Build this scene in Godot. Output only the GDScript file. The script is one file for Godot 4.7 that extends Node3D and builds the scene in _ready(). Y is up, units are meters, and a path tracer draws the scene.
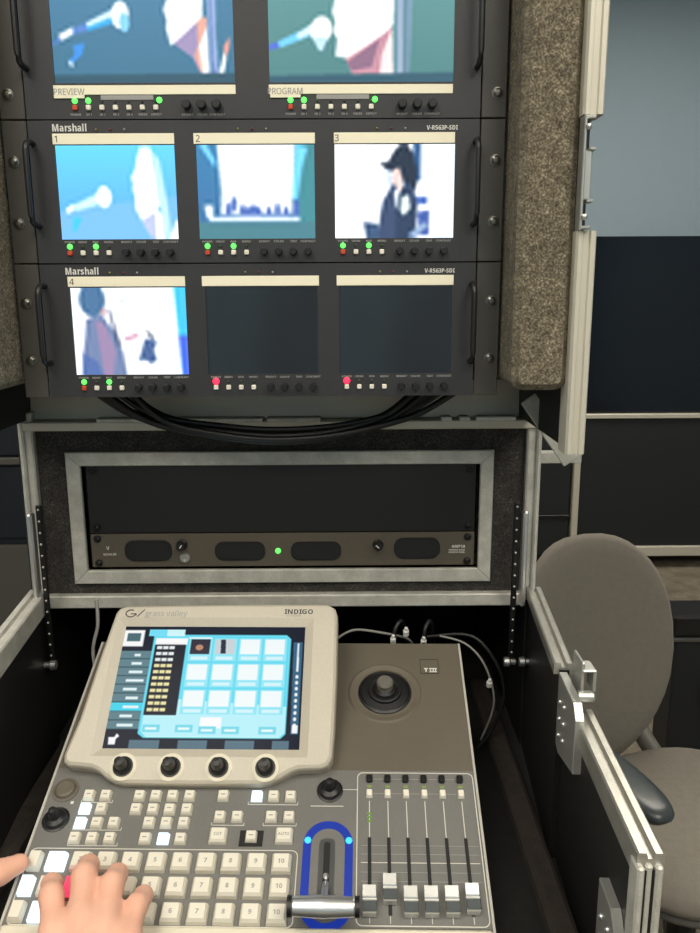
extends Node3D
# A broadcast flight case: rack monitors above, a video mixer below, a chair and stacked cases behind.
# Lengths are metres. W() takes heights measured from eye level (1.5 m).

const EYE := 1.5
var M := {}
var taken := {}
var TXT := {}
var rng := RandomNumberGenerator.new()

# ------------------------------------------------------------------ mesh builder
class B:
	var v := PackedVector3Array()
	var n := PackedVector3Array()
	var uv := PackedVector2Array()
	var xf := Transform3D.IDENTITY
	func tri(a: Vector3, b: Vector3, c: Vector3) -> void:      # counter-clockwise seen from outside
		var nn := (b - a).cross(c - a)
		if nn.length_squared() < 1e-20: return
		nn = nn.normalized()
		tri_n(a, b, c, nn, nn, nn)
	func tri_n(a: Vector3, b: Vector3, c: Vector3, na: Vector3, nb: Vector3, nc: Vector3) -> void:
		v.append_array([xf * a, xf * c, xf * b])
		n.append_array([(xf.basis * na).normalized(), (xf.basis * nc).normalized(), (xf.basis * nb).normalized()])
		uv.append_array([Vector2.ZERO, Vector2.ZERO, Vector2.ZERO])
	func quad(a: Vector3, b: Vector3, c: Vector3, d: Vector3) -> void:
		tri(a, b, c)
		tri(a, c, d)
	func quad_uv(a: Vector3, b: Vector3, c: Vector3, d: Vector3) -> void:   # a = bottom left, b = bottom right, c = top right, d = top left
		quad(a, b, c, d)
		var k := uv.size() - 6
		var t := [Vector2(0, 1), Vector2(1, 0), Vector2(1, 1), Vector2(0, 1), Vector2(0, 0), Vector2(1, 0)]
		for i in 6: uv[k + i] = t[i]
	func box(c: Vector3, s: Vector3, b := 0.0) -> void:         # a box with chamfered edges
		var h := s * 0.5
		b = minf(b, minf(h.x, minf(h.y, h.z)) * 0.98)
		var p := func(sx: int, sy: int, sz: int, ax: int): # corner, pushed in on the two axes other than ax
			var q := Vector3(sx * h.x, sy * h.y, sz * h.z)
			if ax != 0: q.x -= sx * b
			if ax != 1: q.y -= sy * b
			if ax != 2: q.z -= sz * b
			return c + q
		for s1 in [-1, 1]:
			out4(c, p.call(s1, -1, -1, 0), p.call(s1, 1, -1, 0), p.call(s1, 1, 1, 0), p.call(s1, -1, 1, 0))
			out4(c, p.call(-1, s1, -1, 1), p.call(1, s1, -1, 1), p.call(1, s1, 1, 1), p.call(-1, s1, 1, 1))
			out4(c, p.call(-1, -1, s1, 2), p.call(1, -1, s1, 2), p.call(1, 1, s1, 2), p.call(-1, 1, s1, 2))
		if b <= 0.0: return
		for s1 in [-1, 1]:
			for s2 in [-1, 1]:
				out4(c, p.call(s1, s2, -1, 0), p.call(s1, s2, 1, 0), p.call(s1, s2, 1, 1), p.call(s1, s2, -1, 1))
				out4(c, p.call(s1, -1, s2, 0), p.call(s1, 1, s2, 0), p.call(s1, 1, s2, 2), p.call(s1, -1, s2, 2))
				out4(c, p.call(-1, s1, s2, 1), p.call(1, s1, s2, 1), p.call(1, s1, s2, 2), p.call(-1, s1, s2, 2))
				for s3 in [-1, 1]:
					var a0 = p.call(s1, s2, s3, 0)
					var a1 = p.call(s1, s2, s3, 1)
					var a2 = p.call(s1, s2, s3, 2)
					if (a1 - a0).cross(a2 - a0).dot(a0 - c) > 0: tri(a0, a1, a2)
					else: tri(a0, a2, a1)
	func out4(c: Vector3, a: Vector3, b: Vector3, d: Vector3, e: Vector3) -> void:
		if (b - a).cross(d - a).dot((a + d) * 0.5 - c) > 0: quad(a, b, d, e)
		else: quad(a, e, d, b)
	func lathe(prof: Array, segs: int, at := Vector3.ZERO, smooth := true) -> void:   # prof of Vector2(radius, height) from low to high, about local y
		for i in prof.size() - 1:
			var p: Vector2 = prof[i]
			var q: Vector2 = prof[i + 1]
			var d := q - p
			var nr := Vector2(d.y, -d.x).normalized()
			for k in segs:
				var a := TAU * k / segs
				var b2 := TAU * (k + 1) / segs
				var ca := Vector3(cos(a), 0, -sin(a))
				var cb := Vector3(cos(b2), 0, -sin(b2))
				var A := at + ca * p.x + Vector3.UP * p.y
				var Bq := at + cb * p.x + Vector3.UP * p.y
				var C := at + cb * q.x + Vector3.UP * q.y
				var D := at + ca * q.x + Vector3.UP * q.y
				var na := ca * nr.x + Vector3.UP * nr.y
				var nb := cb * nr.x + Vector3.UP * nr.y
				if p.x > 1e-6: tri_n(A, Bq, C, na, nb, nb)
				if q.x > 1e-6: tri_n(A, C, D, na, nb, na)
	func tube(pts: Array, r: float, segs := 8, r1 := -1.0) -> void:
		var rings := []
		var up := Vector3(0.123, 0.97, 0.21)
		for i in pts.size():
			var t: Vector3 = (pts[mini(i + 1, pts.size() - 1)] - pts[maxi(i - 1, 0)]).normalized()
			var x := up.cross(t).normalized()
			var y := t.cross(x)
			var rr := r if r1 < 0 else lerpf(r, r1, float(i) / (pts.size() - 1))
			var ring := []
			for k in segs:
				var a := TAU * k / segs
				var d := x * cos(a) + y * sin(a)
				ring.append([pts[i] + d * rr, d])
			rings.append(ring)
		for i in pts.size() - 1:
			for k in segs:
				var a = rings[i][k]
				var b2 = rings[i][(k + 1) % segs]
				var c = rings[i + 1][(k + 1) % segs]
				var d = rings[i + 1][k]
				tri_n(a[0], b2[0], c[0], a[1], b2[1], c[1])
				tri_n(a[0], c[0], d[0], a[1], c[1], d[1])
		for k in range(1, segs - 1):
			tri(rings[0][0][0], rings[0][k + 1][0], rings[0][k][0])
			var e = rings[pts.size() - 1]
			tri(e[0][0], e[k][0], e[k + 1][0])
	func prism(poly: PackedVector2Array, z0: float, z1: float, bev := 0.0) -> void:   # polygon in xy (counter-clockwise), extruded along +z, the z1 face bevelled
		var q := B.inset(poly, bev)
		var m := poly.size()
		for i in m:
			var j := (i + 1) % m
			quad(Vector3(poly[i].x, poly[i].y, z0), Vector3(poly[j].x, poly[j].y, z0), Vector3(poly[j].x, poly[j].y, z1 - bev), Vector3(poly[i].x, poly[i].y, z1 - bev))
			if bev > 0: quad(Vector3(poly[i].x, poly[i].y, z1 - bev), Vector3(poly[j].x, poly[j].y, z1 - bev), Vector3(q[j].x, q[j].y, z1), Vector3(q[i].x, q[i].y, z1))
		cap(q, z1, true)
		cap(poly, z0, false)
	func cap(poly: PackedVector2Array, z: float, up: bool) -> void:
		var t := Geometry2D.triangulate_polygon(poly)
		for i in range(0, t.size(), 3):
			var a := poly[t[i]]
			var b2 := poly[t[i + 1]]
			var c := poly[t[i + 2]]
			if ((b2 - a).cross(c - a) > 0) != up:
				var s := b2
				b2 = c
				c = s
			tri(Vector3(a.x, a.y, z), Vector3(b2.x, b2.y, z), Vector3(c.x, c.y, z))
	static func inset(poly: PackedVector2Array, d: float) -> PackedVector2Array:
		var q := PackedVector2Array()
		var m := poly.size()
		for i in m:
			var a := (poly[i] - poly[(i + m - 1) % m]).normalized()
			var b2 := (poly[(i + 1) % m] - poly[i]).normalized()
			var na := Vector2(-a.y, a.x)
			var nb := Vector2(-b2.y, b2.x)
			var mm := (na + nb)
			mm /= maxf(0.35, 0.5 * mm.length_squared())
			q.append(poly[i] + mm * d)
		return q
	static func rrect(x0: float, y0: float, x1: float, y1: float, r: float, k := 5) -> PackedVector2Array:   # counter-clockwise rounded rectangle
		var q := PackedVector2Array()
		for c in [[x1 - r, y0 + r, -90.0], [x1 - r, y1 - r, 0.0], [x0 + r, y1 - r, 90.0], [x0 + r, y0 + r, 180.0]]:
			for i in k + 1:
				var a := deg_to_rad(c[2] + 90.0 * i / k)
				q.append(Vector2(c[0] + cos(a) * r, c[1] + sin(a) * r))
		return q
	func ring(a: PackedVector2Array, b2: PackedVector2Array, z0: float, z1: float) -> void:   # a outer, b inner, same count
		var m := a.size()
		for i in m:
			var j := (i + 1) % m
			quad(Vector3(a[i].x, a[i].y, z1), Vector3(a[j].x, a[j].y, z1), Vector3(b2[j].x, b2[j].y, z1), Vector3(b2[i].x, b2[i].y, z1))
			quad(Vector3(a[i].x, a[i].y, z0), Vector3(a[j].x, a[j].y, z0), Vector3(a[j].x, a[j].y, z1), Vector3(a[i].x, a[i].y, z1))
			quad(Vector3(b2[j].x, b2[j].y, z0), Vector3(b2[i].x, b2[i].y, z0), Vector3(b2[i].x, b2[i].y, z1), Vector3(b2[j].x, b2[j].y, z1))
	func ball(c: Vector3, r: Vector3, segs := 10) -> void:
		var pr := []
		for i in 7:
			var a := -PI / 2 + PI * i / 6
			pr.append([cos(a), sin(a)])
		for i in 6:
			for k in segs:
				var f := func(pi: int, kk: int):
					var a := TAU * kk / segs
					return Vector3(cos(a) * pr[pi][0], pr[pi][1], -sin(a) * pr[pi][0])
				var A: Vector3 = f.call(i, k)
				var Bq: Vector3 = f.call(i, k + 1)
				var C: Vector3 = f.call(i + 1, k + 1)
				var D: Vector3 = f.call(i + 1, k)
				if i > 0: tri_n(c + A * r, c + Bq * r, c + C * r, A, Bq, C)
				if i < 5: tri_n(c + A * r, c + C * r, c + D * r, A, C, D)
	func mesh() -> ArrayMesh:
		var a := []
		a.resize(Mesh.ARRAY_MAX)
		a[Mesh.ARRAY_VERTEX] = v
		a[Mesh.ARRAY_NORMAL] = n
		a[Mesh.ARRAY_TEX_UV] = uv
		var m := ArrayMesh.new()
		m.add_surface_from_arrays(Mesh.PRIMITIVE_TRIANGLES, a)
		return m

# ------------------------------------------------------------------ nodes
func W(x: float, y: float, z: float) -> Vector3: return Vector3(x, y + EYE, z)

func numbered(called: String) -> String:
	taken[called] = taken.get(called, -1) + 1
	return called if taken[called] == 0 else "%s_%03d" % [called, taken[called]]

func thing(called: String, label: String, category: String, at: Vector3, basis := Basis.IDENTITY, group := "") -> Node3D:
	var o := Node3D.new()
	o.name = numbered(called)
	add_child(o)
	o.transform = Transform3D(basis, at)
	o.set_meta("label", label)
	o.set_meta("category", category)
	if group: o.set_meta("group", group)
	return o

func pm(parent: Node3D, called: String, mesh: Mesh, m: Material, at := Vector3.ZERO, rot := Basis.IDENTITY) -> MeshInstance3D:
	var o := MeshInstance3D.new()
	o.name = called
	o.mesh = mesh
	o.material_override = m
	o.transform = Transform3D(rot, at)
	parent.add_child(o, true)
	return o

func pl(parent: Node3D, called: String, b: B, m: Material, at := Vector3.ZERO, rot := Basis.IDENTITY) -> MeshInstance3D:
	return pm(parent, called, b.mesh(), m, at, rot)

func pw(parent: Node3D, called: String, b: B, m: Material) -> MeshInstance3D:      # built in world coordinates
	var inv := parent.global_transform.affine_inverse()
	for i in b.v.size():
		b.v[i] = inv * b.v[i]
		b.n[i] = inv.basis * b.n[i]
	return pl(parent, called, b, m)

func struct(called: String, b: B, m: Material) -> MeshInstance3D:
	var o := pl(self, called, b, m)
	o.set_meta("kind", "structure")
	return o

func cb(size: Vector3, bev: float, c := Vector3.ZERO) -> B:
	var b := B.new()
	b.box(c, size, bev)
	return b

func wbox(x0: float, x1: float, y0: float, y1: float, z0: float, z1: float, bev := 0.001) -> B:
	var b := B.new()
	b.box(W((x0 + x1) / 2, (y0 + y1) / 2, (z0 + z1) / 2), Vector3(absf(x1 - x0), absf(y1 - y0), absf(z1 - z0)), bev)
	return b

func letters(parent: Node3D, s: String, height: float, m: Material, at: Vector3, rot := Basis.IDENTITY, left := false, serif := false, stretch := 1.0, weight := 400, called := "lettering") -> MeshInstance3D:
	var key := [s, height, left, serif, weight]
	if not TXT.has(key):
		var f := SystemFont.new()
		f.font_names = PackedStringArray(["Droid Serif" if serif else "Droid Sans"])
		f.font_weight = weight
		var t := TextMesh.new()
		t.text = s
		t.font = f
		t.font_size = 24
		t.pixel_size = height / 17.0
		t.depth = 0.0002
		t.curve_step = 2.0
		t.horizontal_alignment = HORIZONTAL_ALIGNMENT_LEFT if left else HORIZONTAL_ALIGNMENT_CENTER
		t.vertical_alignment = VERTICAL_ALIGNMENT_CENTER
		TXT[key] = t
	return pm(parent, called, TXT[key], m, at, rot.scaled_local(Vector3(stretch, 1, 1)))

# ------------------------------------------------------------------ materials
func mat(called: String, c: Color, rough := 0.6, metal := 0.0, spec := 0.5) -> StandardMaterial3D:
	var m := StandardMaterial3D.new()
	m.resource_name = called
	m.albedo_color = c
	m.roughness = rough
	m.metallic = metal
	m.metallic_specular = spec
	M[called] = m
	return m

func glow(called: String, c: Color, e: float) -> StandardMaterial3D:
	var m := mat(called, Color(c.r * 0.5, c.g * 0.5, c.b * 0.5), 0.4)
	m.emission_enabled = true
	m.emission = c
	m.emission_energy_multiplier = e
	return m

func grain(cols: Array, seed_: int, n := 256, blotch := 0.3, freq := 0.02) -> ImageTexture:       # speckled texture: random grains plus soft blotches between the given colours
	var r := RandomNumberGenerator.new()
	r.seed = seed_
	var fn := FastNoiseLite.new()
	fn.seed = seed_
	fn.frequency = freq
	var soft := fn.get_seamless_image(n, n)
	var im := Image.create(n, n, false, Image.FORMAT_RGB8)
	for y in n:
		for x in n:
			var t := clampf(r.randf() * (1.0 - blotch) + soft.get_pixel(x, y).r * blotch, 0.0, 0.999) * (cols.size() - 1)
			var i := int(t)
			im.set_pixel(x, y, (cols[i] as Color).lerp(cols[i + 1], t - i))
	return ImageTexture.create_from_image(im)

func triplanar(m: StandardMaterial3D, tex: Texture2D, per_m: float, bump := 0.0) -> StandardMaterial3D:
	m.albedo_texture = tex
	m.uv1_triplanar = true
	m.uv1_world_triplanar = true
	m.uv1_scale = Vector3.ONE * per_m
	if bump > 0:
		m.heightmap_enabled = true
		m.heightmap_texture = tex
		m.heightmap_scale = bump
	return m

func C8(r: int, g: int, b: int) -> Color: return Color(r / 255.0, g / 255.0, b / 255.0)

func make_materials() -> void:
	mat("panel_black", C8(50, 50, 53), 0.42)
	triplanar(M.panel_black, grain([C8(225, 225, 225), C8(255, 255, 255)], 3), 6.0)
	mat("ear_black", C8(70, 67, 62), 0.4)
	triplanar(M.ear_black, grain([C8(225, 225, 225), C8(255, 255, 255)], 4), 6.0)
	mat("gap_black", C8(12, 12, 13), 0.8)
	mat("plastic_black", C8(22, 22, 23), 0.4)
	mat("rubber_black", C8(20, 20, 21), 0.65)
	mat("tape", C8(238, 232, 208), 0.7)
	mat("print_dark", C8(50, 50, 52), 0.7)
	mat("print_white", C8(215, 215, 210), 0.7)
	mat("print_grey", C8(150, 150, 148), 0.7)
	mat("button_white", C8(225, 220, 205), 0.5)
	mat("button_orange", C8(190, 70, 40), 0.5)
	mat("led_dim", C8(50, 70, 45), 0.4)
	mat("led_dim_red", C8(110, 40, 35), 0.4)
	mat("led_dim_yellow", C8(140, 130, 60), 0.4)
	mat("screw", C8(120, 118, 112), 0.28, 1.0)
	mat("screw_black", C8(40, 40, 40), 0.3, 0.6)
	mat("chrome", C8(225, 225, 225), 0.3, 0.9)
	mat("zinc", C8(188, 189, 184), 0.3, 0.6)
	var al := mat("aluminium", C8(196, 194, 186), 0.34, 0.6)
	triplanar(al, grain([C8(205, 205, 203), C8(255, 255, 255)], 11, 256, 0.6, 0.03), 5.0)
	var am := mat("aluminium_matt", C8(212, 210, 202), 0.42, 0.2)
	triplanar(am, grain([C8(200, 200, 196), C8(255, 255, 255)], 12, 256, 0.6, 0.03), 5.0)
	var fo := mat("foam", Color.WHITE, 0.95)
	triplanar(fo, grain([C8(36, 32, 26), C8(76, 69, 56), C8(100, 92, 76), C8(128, 119, 100), C8(196, 186, 164)], 21, 256, 0.3, 0.06), 3.2, 0.08)
	var ca := mat("carpet_liner", Color.WHITE, 0.95)
	triplanar(ca, grain([C8(18, 17, 17), C8(40, 38, 36), C8(58, 55, 51), C8(104, 99, 91)], 22, 256, 0.3, 0.04), 3.5, 0.06)
	var bf := mat("black_foam", Color.WHITE, 0.95)
	triplanar(bf, grain([C8(14, 14, 14), C8(24, 23, 22), C8(36, 34, 32)], 23, 256, 0.4, 0.04), 6.0, 0.06)
	var wf := mat("worn_foam", Color.WHITE, 0.95)
	triplanar(wf, grain([C8(26, 23, 21), C8(48, 41, 36), C8(64, 55, 48)], 24, 256, 0.5, 0.03), 6.0, 0.05)
	var lam := mat("laminate_black", C8(19, 19, 20), 0.55)
	triplanar(lam, grain([C8(205, 205, 205), C8(255, 255, 255)], 25), 8.0)
	mat("blank_panel", C8(19, 20, 22), 0.5)
	var amp := mat("amp_face", C8(104, 96, 84), 0.45, 0.3)
	triplanar(amp, grain([C8(225, 225, 225), C8(255, 255, 255)], 26), 5.0)
	mat("grille", C8(20, 20, 21), 0.7)
	var mg := mat("mixer_grey", C8(101, 94, 82), 0.5)
	triplanar(mg, grain([C8(228, 228, 228), C8(255, 255, 255)], 31), 6.0)
	var mp := mat("mixer_panel", C8(114, 113, 109), 0.55)
	triplanar(mp, grain([C8(228, 228, 228), C8(255, 255, 255)], 32), 6.0)
	var be := mat("bezel_beige", C8(194, 187, 171), 0.42)
	triplanar(be, grain([C8(238, 238, 238), C8(255, 255, 255)], 33), 5.0)
	mat("cream", C8(214, 208, 188), 0.5)
	mat("key_cream", C8(222, 217, 202), 0.45)
	mat("line_white", C8(205, 202, 192), 0.6)
	mat("slot_black", C8(14, 14, 14), 0.6)
	mat("lcd_edge", C8(28, 30, 36), 0.3)
	mat("print_green", C8(120, 150, 70), 0.6)
	mat("steel_dark", C8(120, 122, 122), 0.3, 0.8)
	mat("fader_silver", C8(214, 214, 210), 0.25, 0.7)
	mat("fader_dark", C8(112, 118, 120), 0.3, 0.7)
	mat("cable_black", C8(18, 18, 19), 0.45)
	mat("cable_grey", C8(130, 130, 126), 0.5)
	mat("cable_red", C8(120, 40, 45), 0.5)
	mat("cable_green", C8(40, 80, 60), 0.5)
	var wa := mat("wall_blue", C8(150, 168, 180), 0.9)
	triplanar(wa, grain([C8(246, 246, 246), C8(255, 255, 255)], 41), 1.5)
	var cl := mat("ceiling_white", C8(215, 214, 208), 0.9)
	triplanar(cl, grain([C8(225, 225, 225), C8(255, 255, 255)], 42), 1.5)
	var fl := mat("carpet_floor", Color.WHITE, 0.95)
	triplanar(fl, grain([C8(84, 77, 66), C8(118, 109, 95), C8(150, 140, 123)], 43, 256, 0.5, 0.02), 1.6, 0.2)
	mat("screen_gloss", C8(13, 19, 28), 0.08)
	var cf := mat("case_black", C8(30, 33, 36), 0.55)
	triplanar(cf, grain([C8(215, 215, 215), C8(255, 255, 255)], 44), 4.0)
	var fa := mat("chair_fabric", C8(136, 131, 122), 0.95)
	triplanar(fa, grain([C8(205, 203, 200), C8(255, 253, 250)], 45, 256, 0.3, 0.03), 6.0, 0.05)
	fa.rim_enabled = true
	fa.rim = 0.3
	fa.rim_tint = 0.6
	mat("chair_plastic", C8(96, 93, 86), 0.6)
	mat("arm_pad", C8(58, 64, 66), 0.32)
	mat("skin", Color.WHITE, 0.55)
	triplanar(M.skin, grain([C8(222, 166, 142), C8(230, 178, 154), C8(236, 188, 166)], 51, 256, 0.75, 0.03), 4.0)
	M.skin.subsurf_scatter_enabled = true
	M.skin.subsurf_scatter_strength = 0.12
	glow("led_green", C8(90, 255, 90), 2.2)
	glow("led_green_soft", C8(130, 190, 70), 0.35)
	mat("silver_trim", C8(202, 197, 182), 0.4, 0.2)
	mat("case_navy", C8(28, 34, 44), 0.5)
	glow("led_red", C8(255, 40, 70), 2.6)
	glow("led_red_small", C8(255, 60, 60), 1.0)
	glow("key_lit", C8(225, 245, 255), 1.25)
	glow("key_red", C8(255, 70, 105), 1.0)
	glow("led_blue_ring", C8(20, 60, 190), 0.5)
	glow("led_blue_spot", C8(60, 190, 255), 1.5)
	glow("lamp_panel", C8(255, 247, 232), 3.0)

# ------------------------------------------------------------------ pictures shown on the screens
var im: Image
var rc: Rect2

func canvas(x0: float, y0: float, x1: float, y1: float, w: int, h: int, c: Color) -> void:
	im = Image.create(w, h, false, Image.FORMAT_RGB8)
	im.fill(c)
	rc = Rect2(x0, y0, x1 - x0, y1 - y0)

func backdrop(x0: float, y0: float, x1: float, y1: float, a: Color, b: Color) -> void:     # picture content: a background that changes from a (top) to b (bottom)
	for y in im.get_height():
		var py := rc.position.y + rc.size.y * (y + 0.5) / im.get_height()
		if py < y0 or py > y1: continue
		var l := int((x0 - rc.position.x) / rc.size.x * im.get_width())
		var r := int((x1 - rc.position.x) / rc.size.x * im.get_width())
		im.fill_rect(Rect2i(l, y, r - l, 1), a.lerp(b, (py - y0) / (y1 - y0)))

func fillp(c: Color, pts: Array) -> void:      # flat list x, y, x, y ...
	var sx := im.get_width() / rc.size.x
	var sy := im.get_height() / rc.size.y
	var p := PackedVector2Array()
	for i in range(0, pts.size(), 2): p.append(Vector2((pts[i] - rc.position.x) * sx, (pts[i + 1] - rc.position.y) * sy))
	for y in im.get_height():
		var yc := y + 0.5
		var xs := []
		for i in p.size():
			var a := p[i]
			var b := p[(i + 1) % p.size()]
			if (a.y <= yc) != (b.y <= yc): xs.append(a.x + (yc - a.y) / (b.y - a.y) * (b.x - a.x))
		xs.sort()
		for i in range(0, xs.size() - 1, 2):
			im.fill_rect(Rect2i(roundi(xs[i]), y, maxi(1, roundi(xs[i + 1]) - roundi(xs[i])), 1), c)

func oval(c: Color, cx: float, cy: float, rx: float, ry: float, tilt := 0.0) -> void:
	var p := []
	for k in 24:
		var a := TAU * k / 24
		var q := Vector2(cos(a) * rx, sin(a) * ry).rotated(tilt)
		p.append_array([cx + q.x, cy + q.y])
	fillp(c, p)

func done(soft: int) -> ImageTexture:
	var w := im.get_width()
	var h := im.get_height()
	if soft > 1:
		im.resize(w / soft, h / soft, Image.INTERPOLATE_LANCZOS)
		im.resize(w, h, Image.INTERPOLATE_CUBIC)
	return ImageTexture.create_from_image(im)

func screen_mat(called: String, tex: Texture2D, e: float) -> StandardMaterial3D:
	var m := mat(called, C8(14, 15, 18), 0.15)
	m.emission_enabled = true
	m.emission = Color.BLACK
	m.emission_texture = tex
	m.emission_energy_multiplier = e
	return m

func make_pictures() -> void:
	var white := C8(255, 255, 255)
	# preview: a microphone and a singer's face from the side
	canvas(49, -58, 235, 84, 372, 284, C8(75, 125, 158))
	backdrop(49, -58, 235, 76, C8(84, 138, 176), C8(72, 122, 150))
	fillp(C8(90, 130, 200), [49, 47, 58, 38, 58, 44, 49, 49])
	fillp(white, [56, 38, 71, 31, 71, 38, 58, 44])
	fillp(C8(95, 140, 210), [71, 32, 86, 27, 86, 35, 71, 38])
	fillp(C8(70, 180, 245), [85, 27, 114, 15, 116, 27, 86, 35])
	fillp(C8(210, 240, 255), [85, 27, 114, 14, 115, 21, 86, 31])
	oval(white, 120, 20, 9, 13, 0.1)
	oval(C8(140, 215, 250), 124, 27, 5, 9)
	fillp(C8(70, 150, 235), [70, 48, 82, 46, 79, 57, 72, 62, 66, 67, 64, 63, 71, 57])
	fillp(C8(220, 240, 255), [64, 63, 67, 62, 69, 67, 67, 69])
	fillp(C8(165, 150, 190), [172, 46, 195, 25, 206, 25, 207, 74, 199, 74, 192, 60])
	fillp(C8(235, 175, 160), [198, 24, 208, 22, 208, 74, 200, 74, 194, 58, 198, 48])
	fillp(white, [166, -58, 160, -30, 164, -8, 168, 6, 164, 15, 167, 25, 166, 33, 170, 49, 180, 42, 204, 22, 206, -58])
	fillp(white, [199, 50, 208, 30, 209, 75, 202, 75])
	fillp(C8(150, 175, 220), [206, -58, 219, -58, 217, 40, 219, 75, 210, 75, 209, 30])
	fillp(C8(90, 120, 175), [210, -58, 212, -58, 213, 60, 215, 75, 212, 75])
	fillp(white, [219, 75, 226, 48, 230, 44, 224, 75])
	fillp(C8(235, 160, 150), [224, 50, 231, 40, 230, 52, 226, 60])
	fillp(C8(56, 92, 110), [49, 76, 235, 74.5, 235, 84, 49, 84])
	screen_mat("screen_preview", done(6), 1.12)
	# programme: the same shot, closer
	canvas(268, -62, 455, 81, 374, 286, C8(98, 150, 150))
	backdrop(268, -62, 455, 73, C8(112, 165, 165), C8(88, 138, 140))
	fillp(C8(90, 120, 220), [268, 45, 278, 42, 278, 48, 268, 50])
	fillp(C8(120, 210, 255), [277, 42, 311, 27, 313, 36, 279, 48])
	fillp(C8(215, 245, 255), [296, 35, 312, 25, 313, 34, 298, 40])
	oval(white, 321, 31, 11, 13, 0.3)
	fillp(C8(200, 235, 255), [312, 38, 328, 38, 322, 51, 318, 50])
	fillp(C8(205, 150, 165), [345, 58, 366, 45, 392, 28, 394, 73, 352, 73])
	fillp(C8(150, 115, 140), [347, 62, 362, 52, 380, 40, 372, 66, 352, 70])
	fillp(white, [341, -62, 338, -10, 332, 14, 335, 24, 333, 33, 337, 40, 335, 56, 347, 58, 366, 47, 386, 34, 394, 26, 396, -62])
	fillp(C8(255, 235, 235), [382, 55, 393, 28, 394, 73, 380, 73])
	fillp(C8(130, 160, 185), [396, -62, 414, -62, 412, 20, 410, 73, 396, 73])
	fillp(C8(165, 185, 205), [398, -62, 402, -62, 403, 73, 399, 73])
	fillp(C8(105, 140, 155), [405, -62, 407, -62, 408, 73, 404, 73])
	fillp(C8(60, 98, 115), [268, 74, 455, 71.5, 455, 81, 268, 81])
	screen_mat("screen_program", done(6), 1.12)
	# camera 1
	canvas(53, 145, 179, 239, 252, 188, C8(95, 185, 250))
	backdrop(53, 145, 179, 239, C8(100, 205, 255), C8(98, 165, 240))
	fillp(C8(120, 185, 250), [53, 210, 179, 195, 179, 239, 53, 239])
	fillp(white, [59, 208, 67, 203, 69, 208, 61, 213])
	fillp(C8(200, 238, 255), [68, 204, 95, 192, 98, 203, 70, 210])
	oval(white, 101, 196, 8, 11)
	fillp(C8(70, 195, 255), [67, 216, 76, 216, 72, 225, 67, 232, 65, 229])
	fillp(C8(185, 195, 235), [140, 222, 156, 205, 160, 238, 150, 238])
	fillp(white, [142, 147, 153, 147, 157, 175, 160, 205, 154, 212, 140, 220, 134, 208, 134, 196, 132, 188, 133, 183, 131, 177, 136, 168, 138, 158])
	fillp(white, [155, 205, 162, 215, 164, 239, 155, 239])
	fillp(C8(190, 230, 255), [155, 150, 162, 160, 168, 200, 172, 239, 165, 239, 160, 200])
	fillp(white, [170, 239, 176, 222, 179, 218, 179, 239])
	screen_mat("screen_one", done(7), 1.29)
	# camera 2: a stage seen from far
	canvas(195, 145, 316, 239, 242, 188, C8(70, 125, 160))
	backdrop(195, 145, 316, 239, C8(62, 130, 175), C8(70, 115, 165))
	fillp(C8(120, 205, 250), [198, 145, 206, 145, 214, 160, 214, 168])
	fillp(C8(70, 140, 150), [300, 145, 316, 145, 316, 239, 300, 239])
	fillp(C8(120, 215, 255), [297, 145, 309, 148, 303, 168, 298, 200, 292, 198])
	fillp(white, [216, 143, 296, 143, 293, 190, 292, 214, 218, 214, 219, 190])
	fillp(white, [201, 205, 210, 205, 210, 217, 203, 217])
	for p in [[226, 210, 3], [232, 204, 3], [241, 212, 3.5], [252, 213, 9], [268, 214, 3], [277, 211, 3], [286, 214, 3], [296, 209, 3]]:
		oval(C8(90, 120, 190), p[0], p[1], p[2], 8)
	fillp(C8(230, 245, 255), [205, 217, 245, 216, 300, 217, 300, 221, 205, 221])
	fillp(C8(78, 130, 142), [195, 222, 316, 222, 316, 239, 195, 239])
	screen_mat("screen_two", done(7), 1.23)
	# camera 3: a guitarist in a dark hat
	canvas(334, 143, 455, 239, 242, 192, white)
	fillp(C8(225, 240, 250), [425, 143, 455, 143, 455, 239, 434, 239])
	fillp(C8(55, 95, 140), [413, 143, 421, 143, 421, 180, 414, 180])
	fillp(C8(80, 110, 180), [414, 196, 428, 196, 428, 204, 418, 204])
	fillp(C8(70, 95, 165), [418, 212, 430, 210, 430, 236, 420, 236])
	fillp(C8(200, 215, 235), [384, 165, 398, 158, 400, 196, 390, 200])
	fillp(C8(235, 200, 195), [392, 162, 400, 158, 403, 195, 396, 200, 393, 190])
	fillp(C8(36, 48, 66), [379, 162, 388, 161, 394, 150, 399, 144, 407, 143, 413, 152, 417, 168, 417, 184, 413, 196, 406, 192, 402, 176, 399, 166, 391, 170, 385, 167])
	fillp(C8(58, 74, 106), [383, 200, 394, 182, 400, 196, 406, 180, 414, 188, 418, 205, 416, 239, 378, 239, 380, 215])
	fillp(C8(45, 62, 90), [396, 200, 404, 184, 412, 190, 416, 215, 412, 239, 396, 239])
	fillp(C8(225, 235, 240), [394, 190, 400, 188, 398, 205, 396, 210])
	fillp(C8(215, 230, 225), [402, 196, 409, 194, 411, 208, 404, 216, 400, 210])
	fillp(C8(140, 165, 200), [408, 236, 425, 222, 429, 226, 416, 239])
	fillp(C8(60, 85, 120), [363, 222, 378, 224, 380, 239, 366, 239])
	screen_mat("screen_three", done(7), 1.34)
	# camera 4: a player from the side against white light
	canvas(68, 287, 190, 375, 244, 176, white)
	fillp(C8(70, 190, 240), [177, 287, 190, 287, 190, 375, 182, 375, 180, 330])
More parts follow.
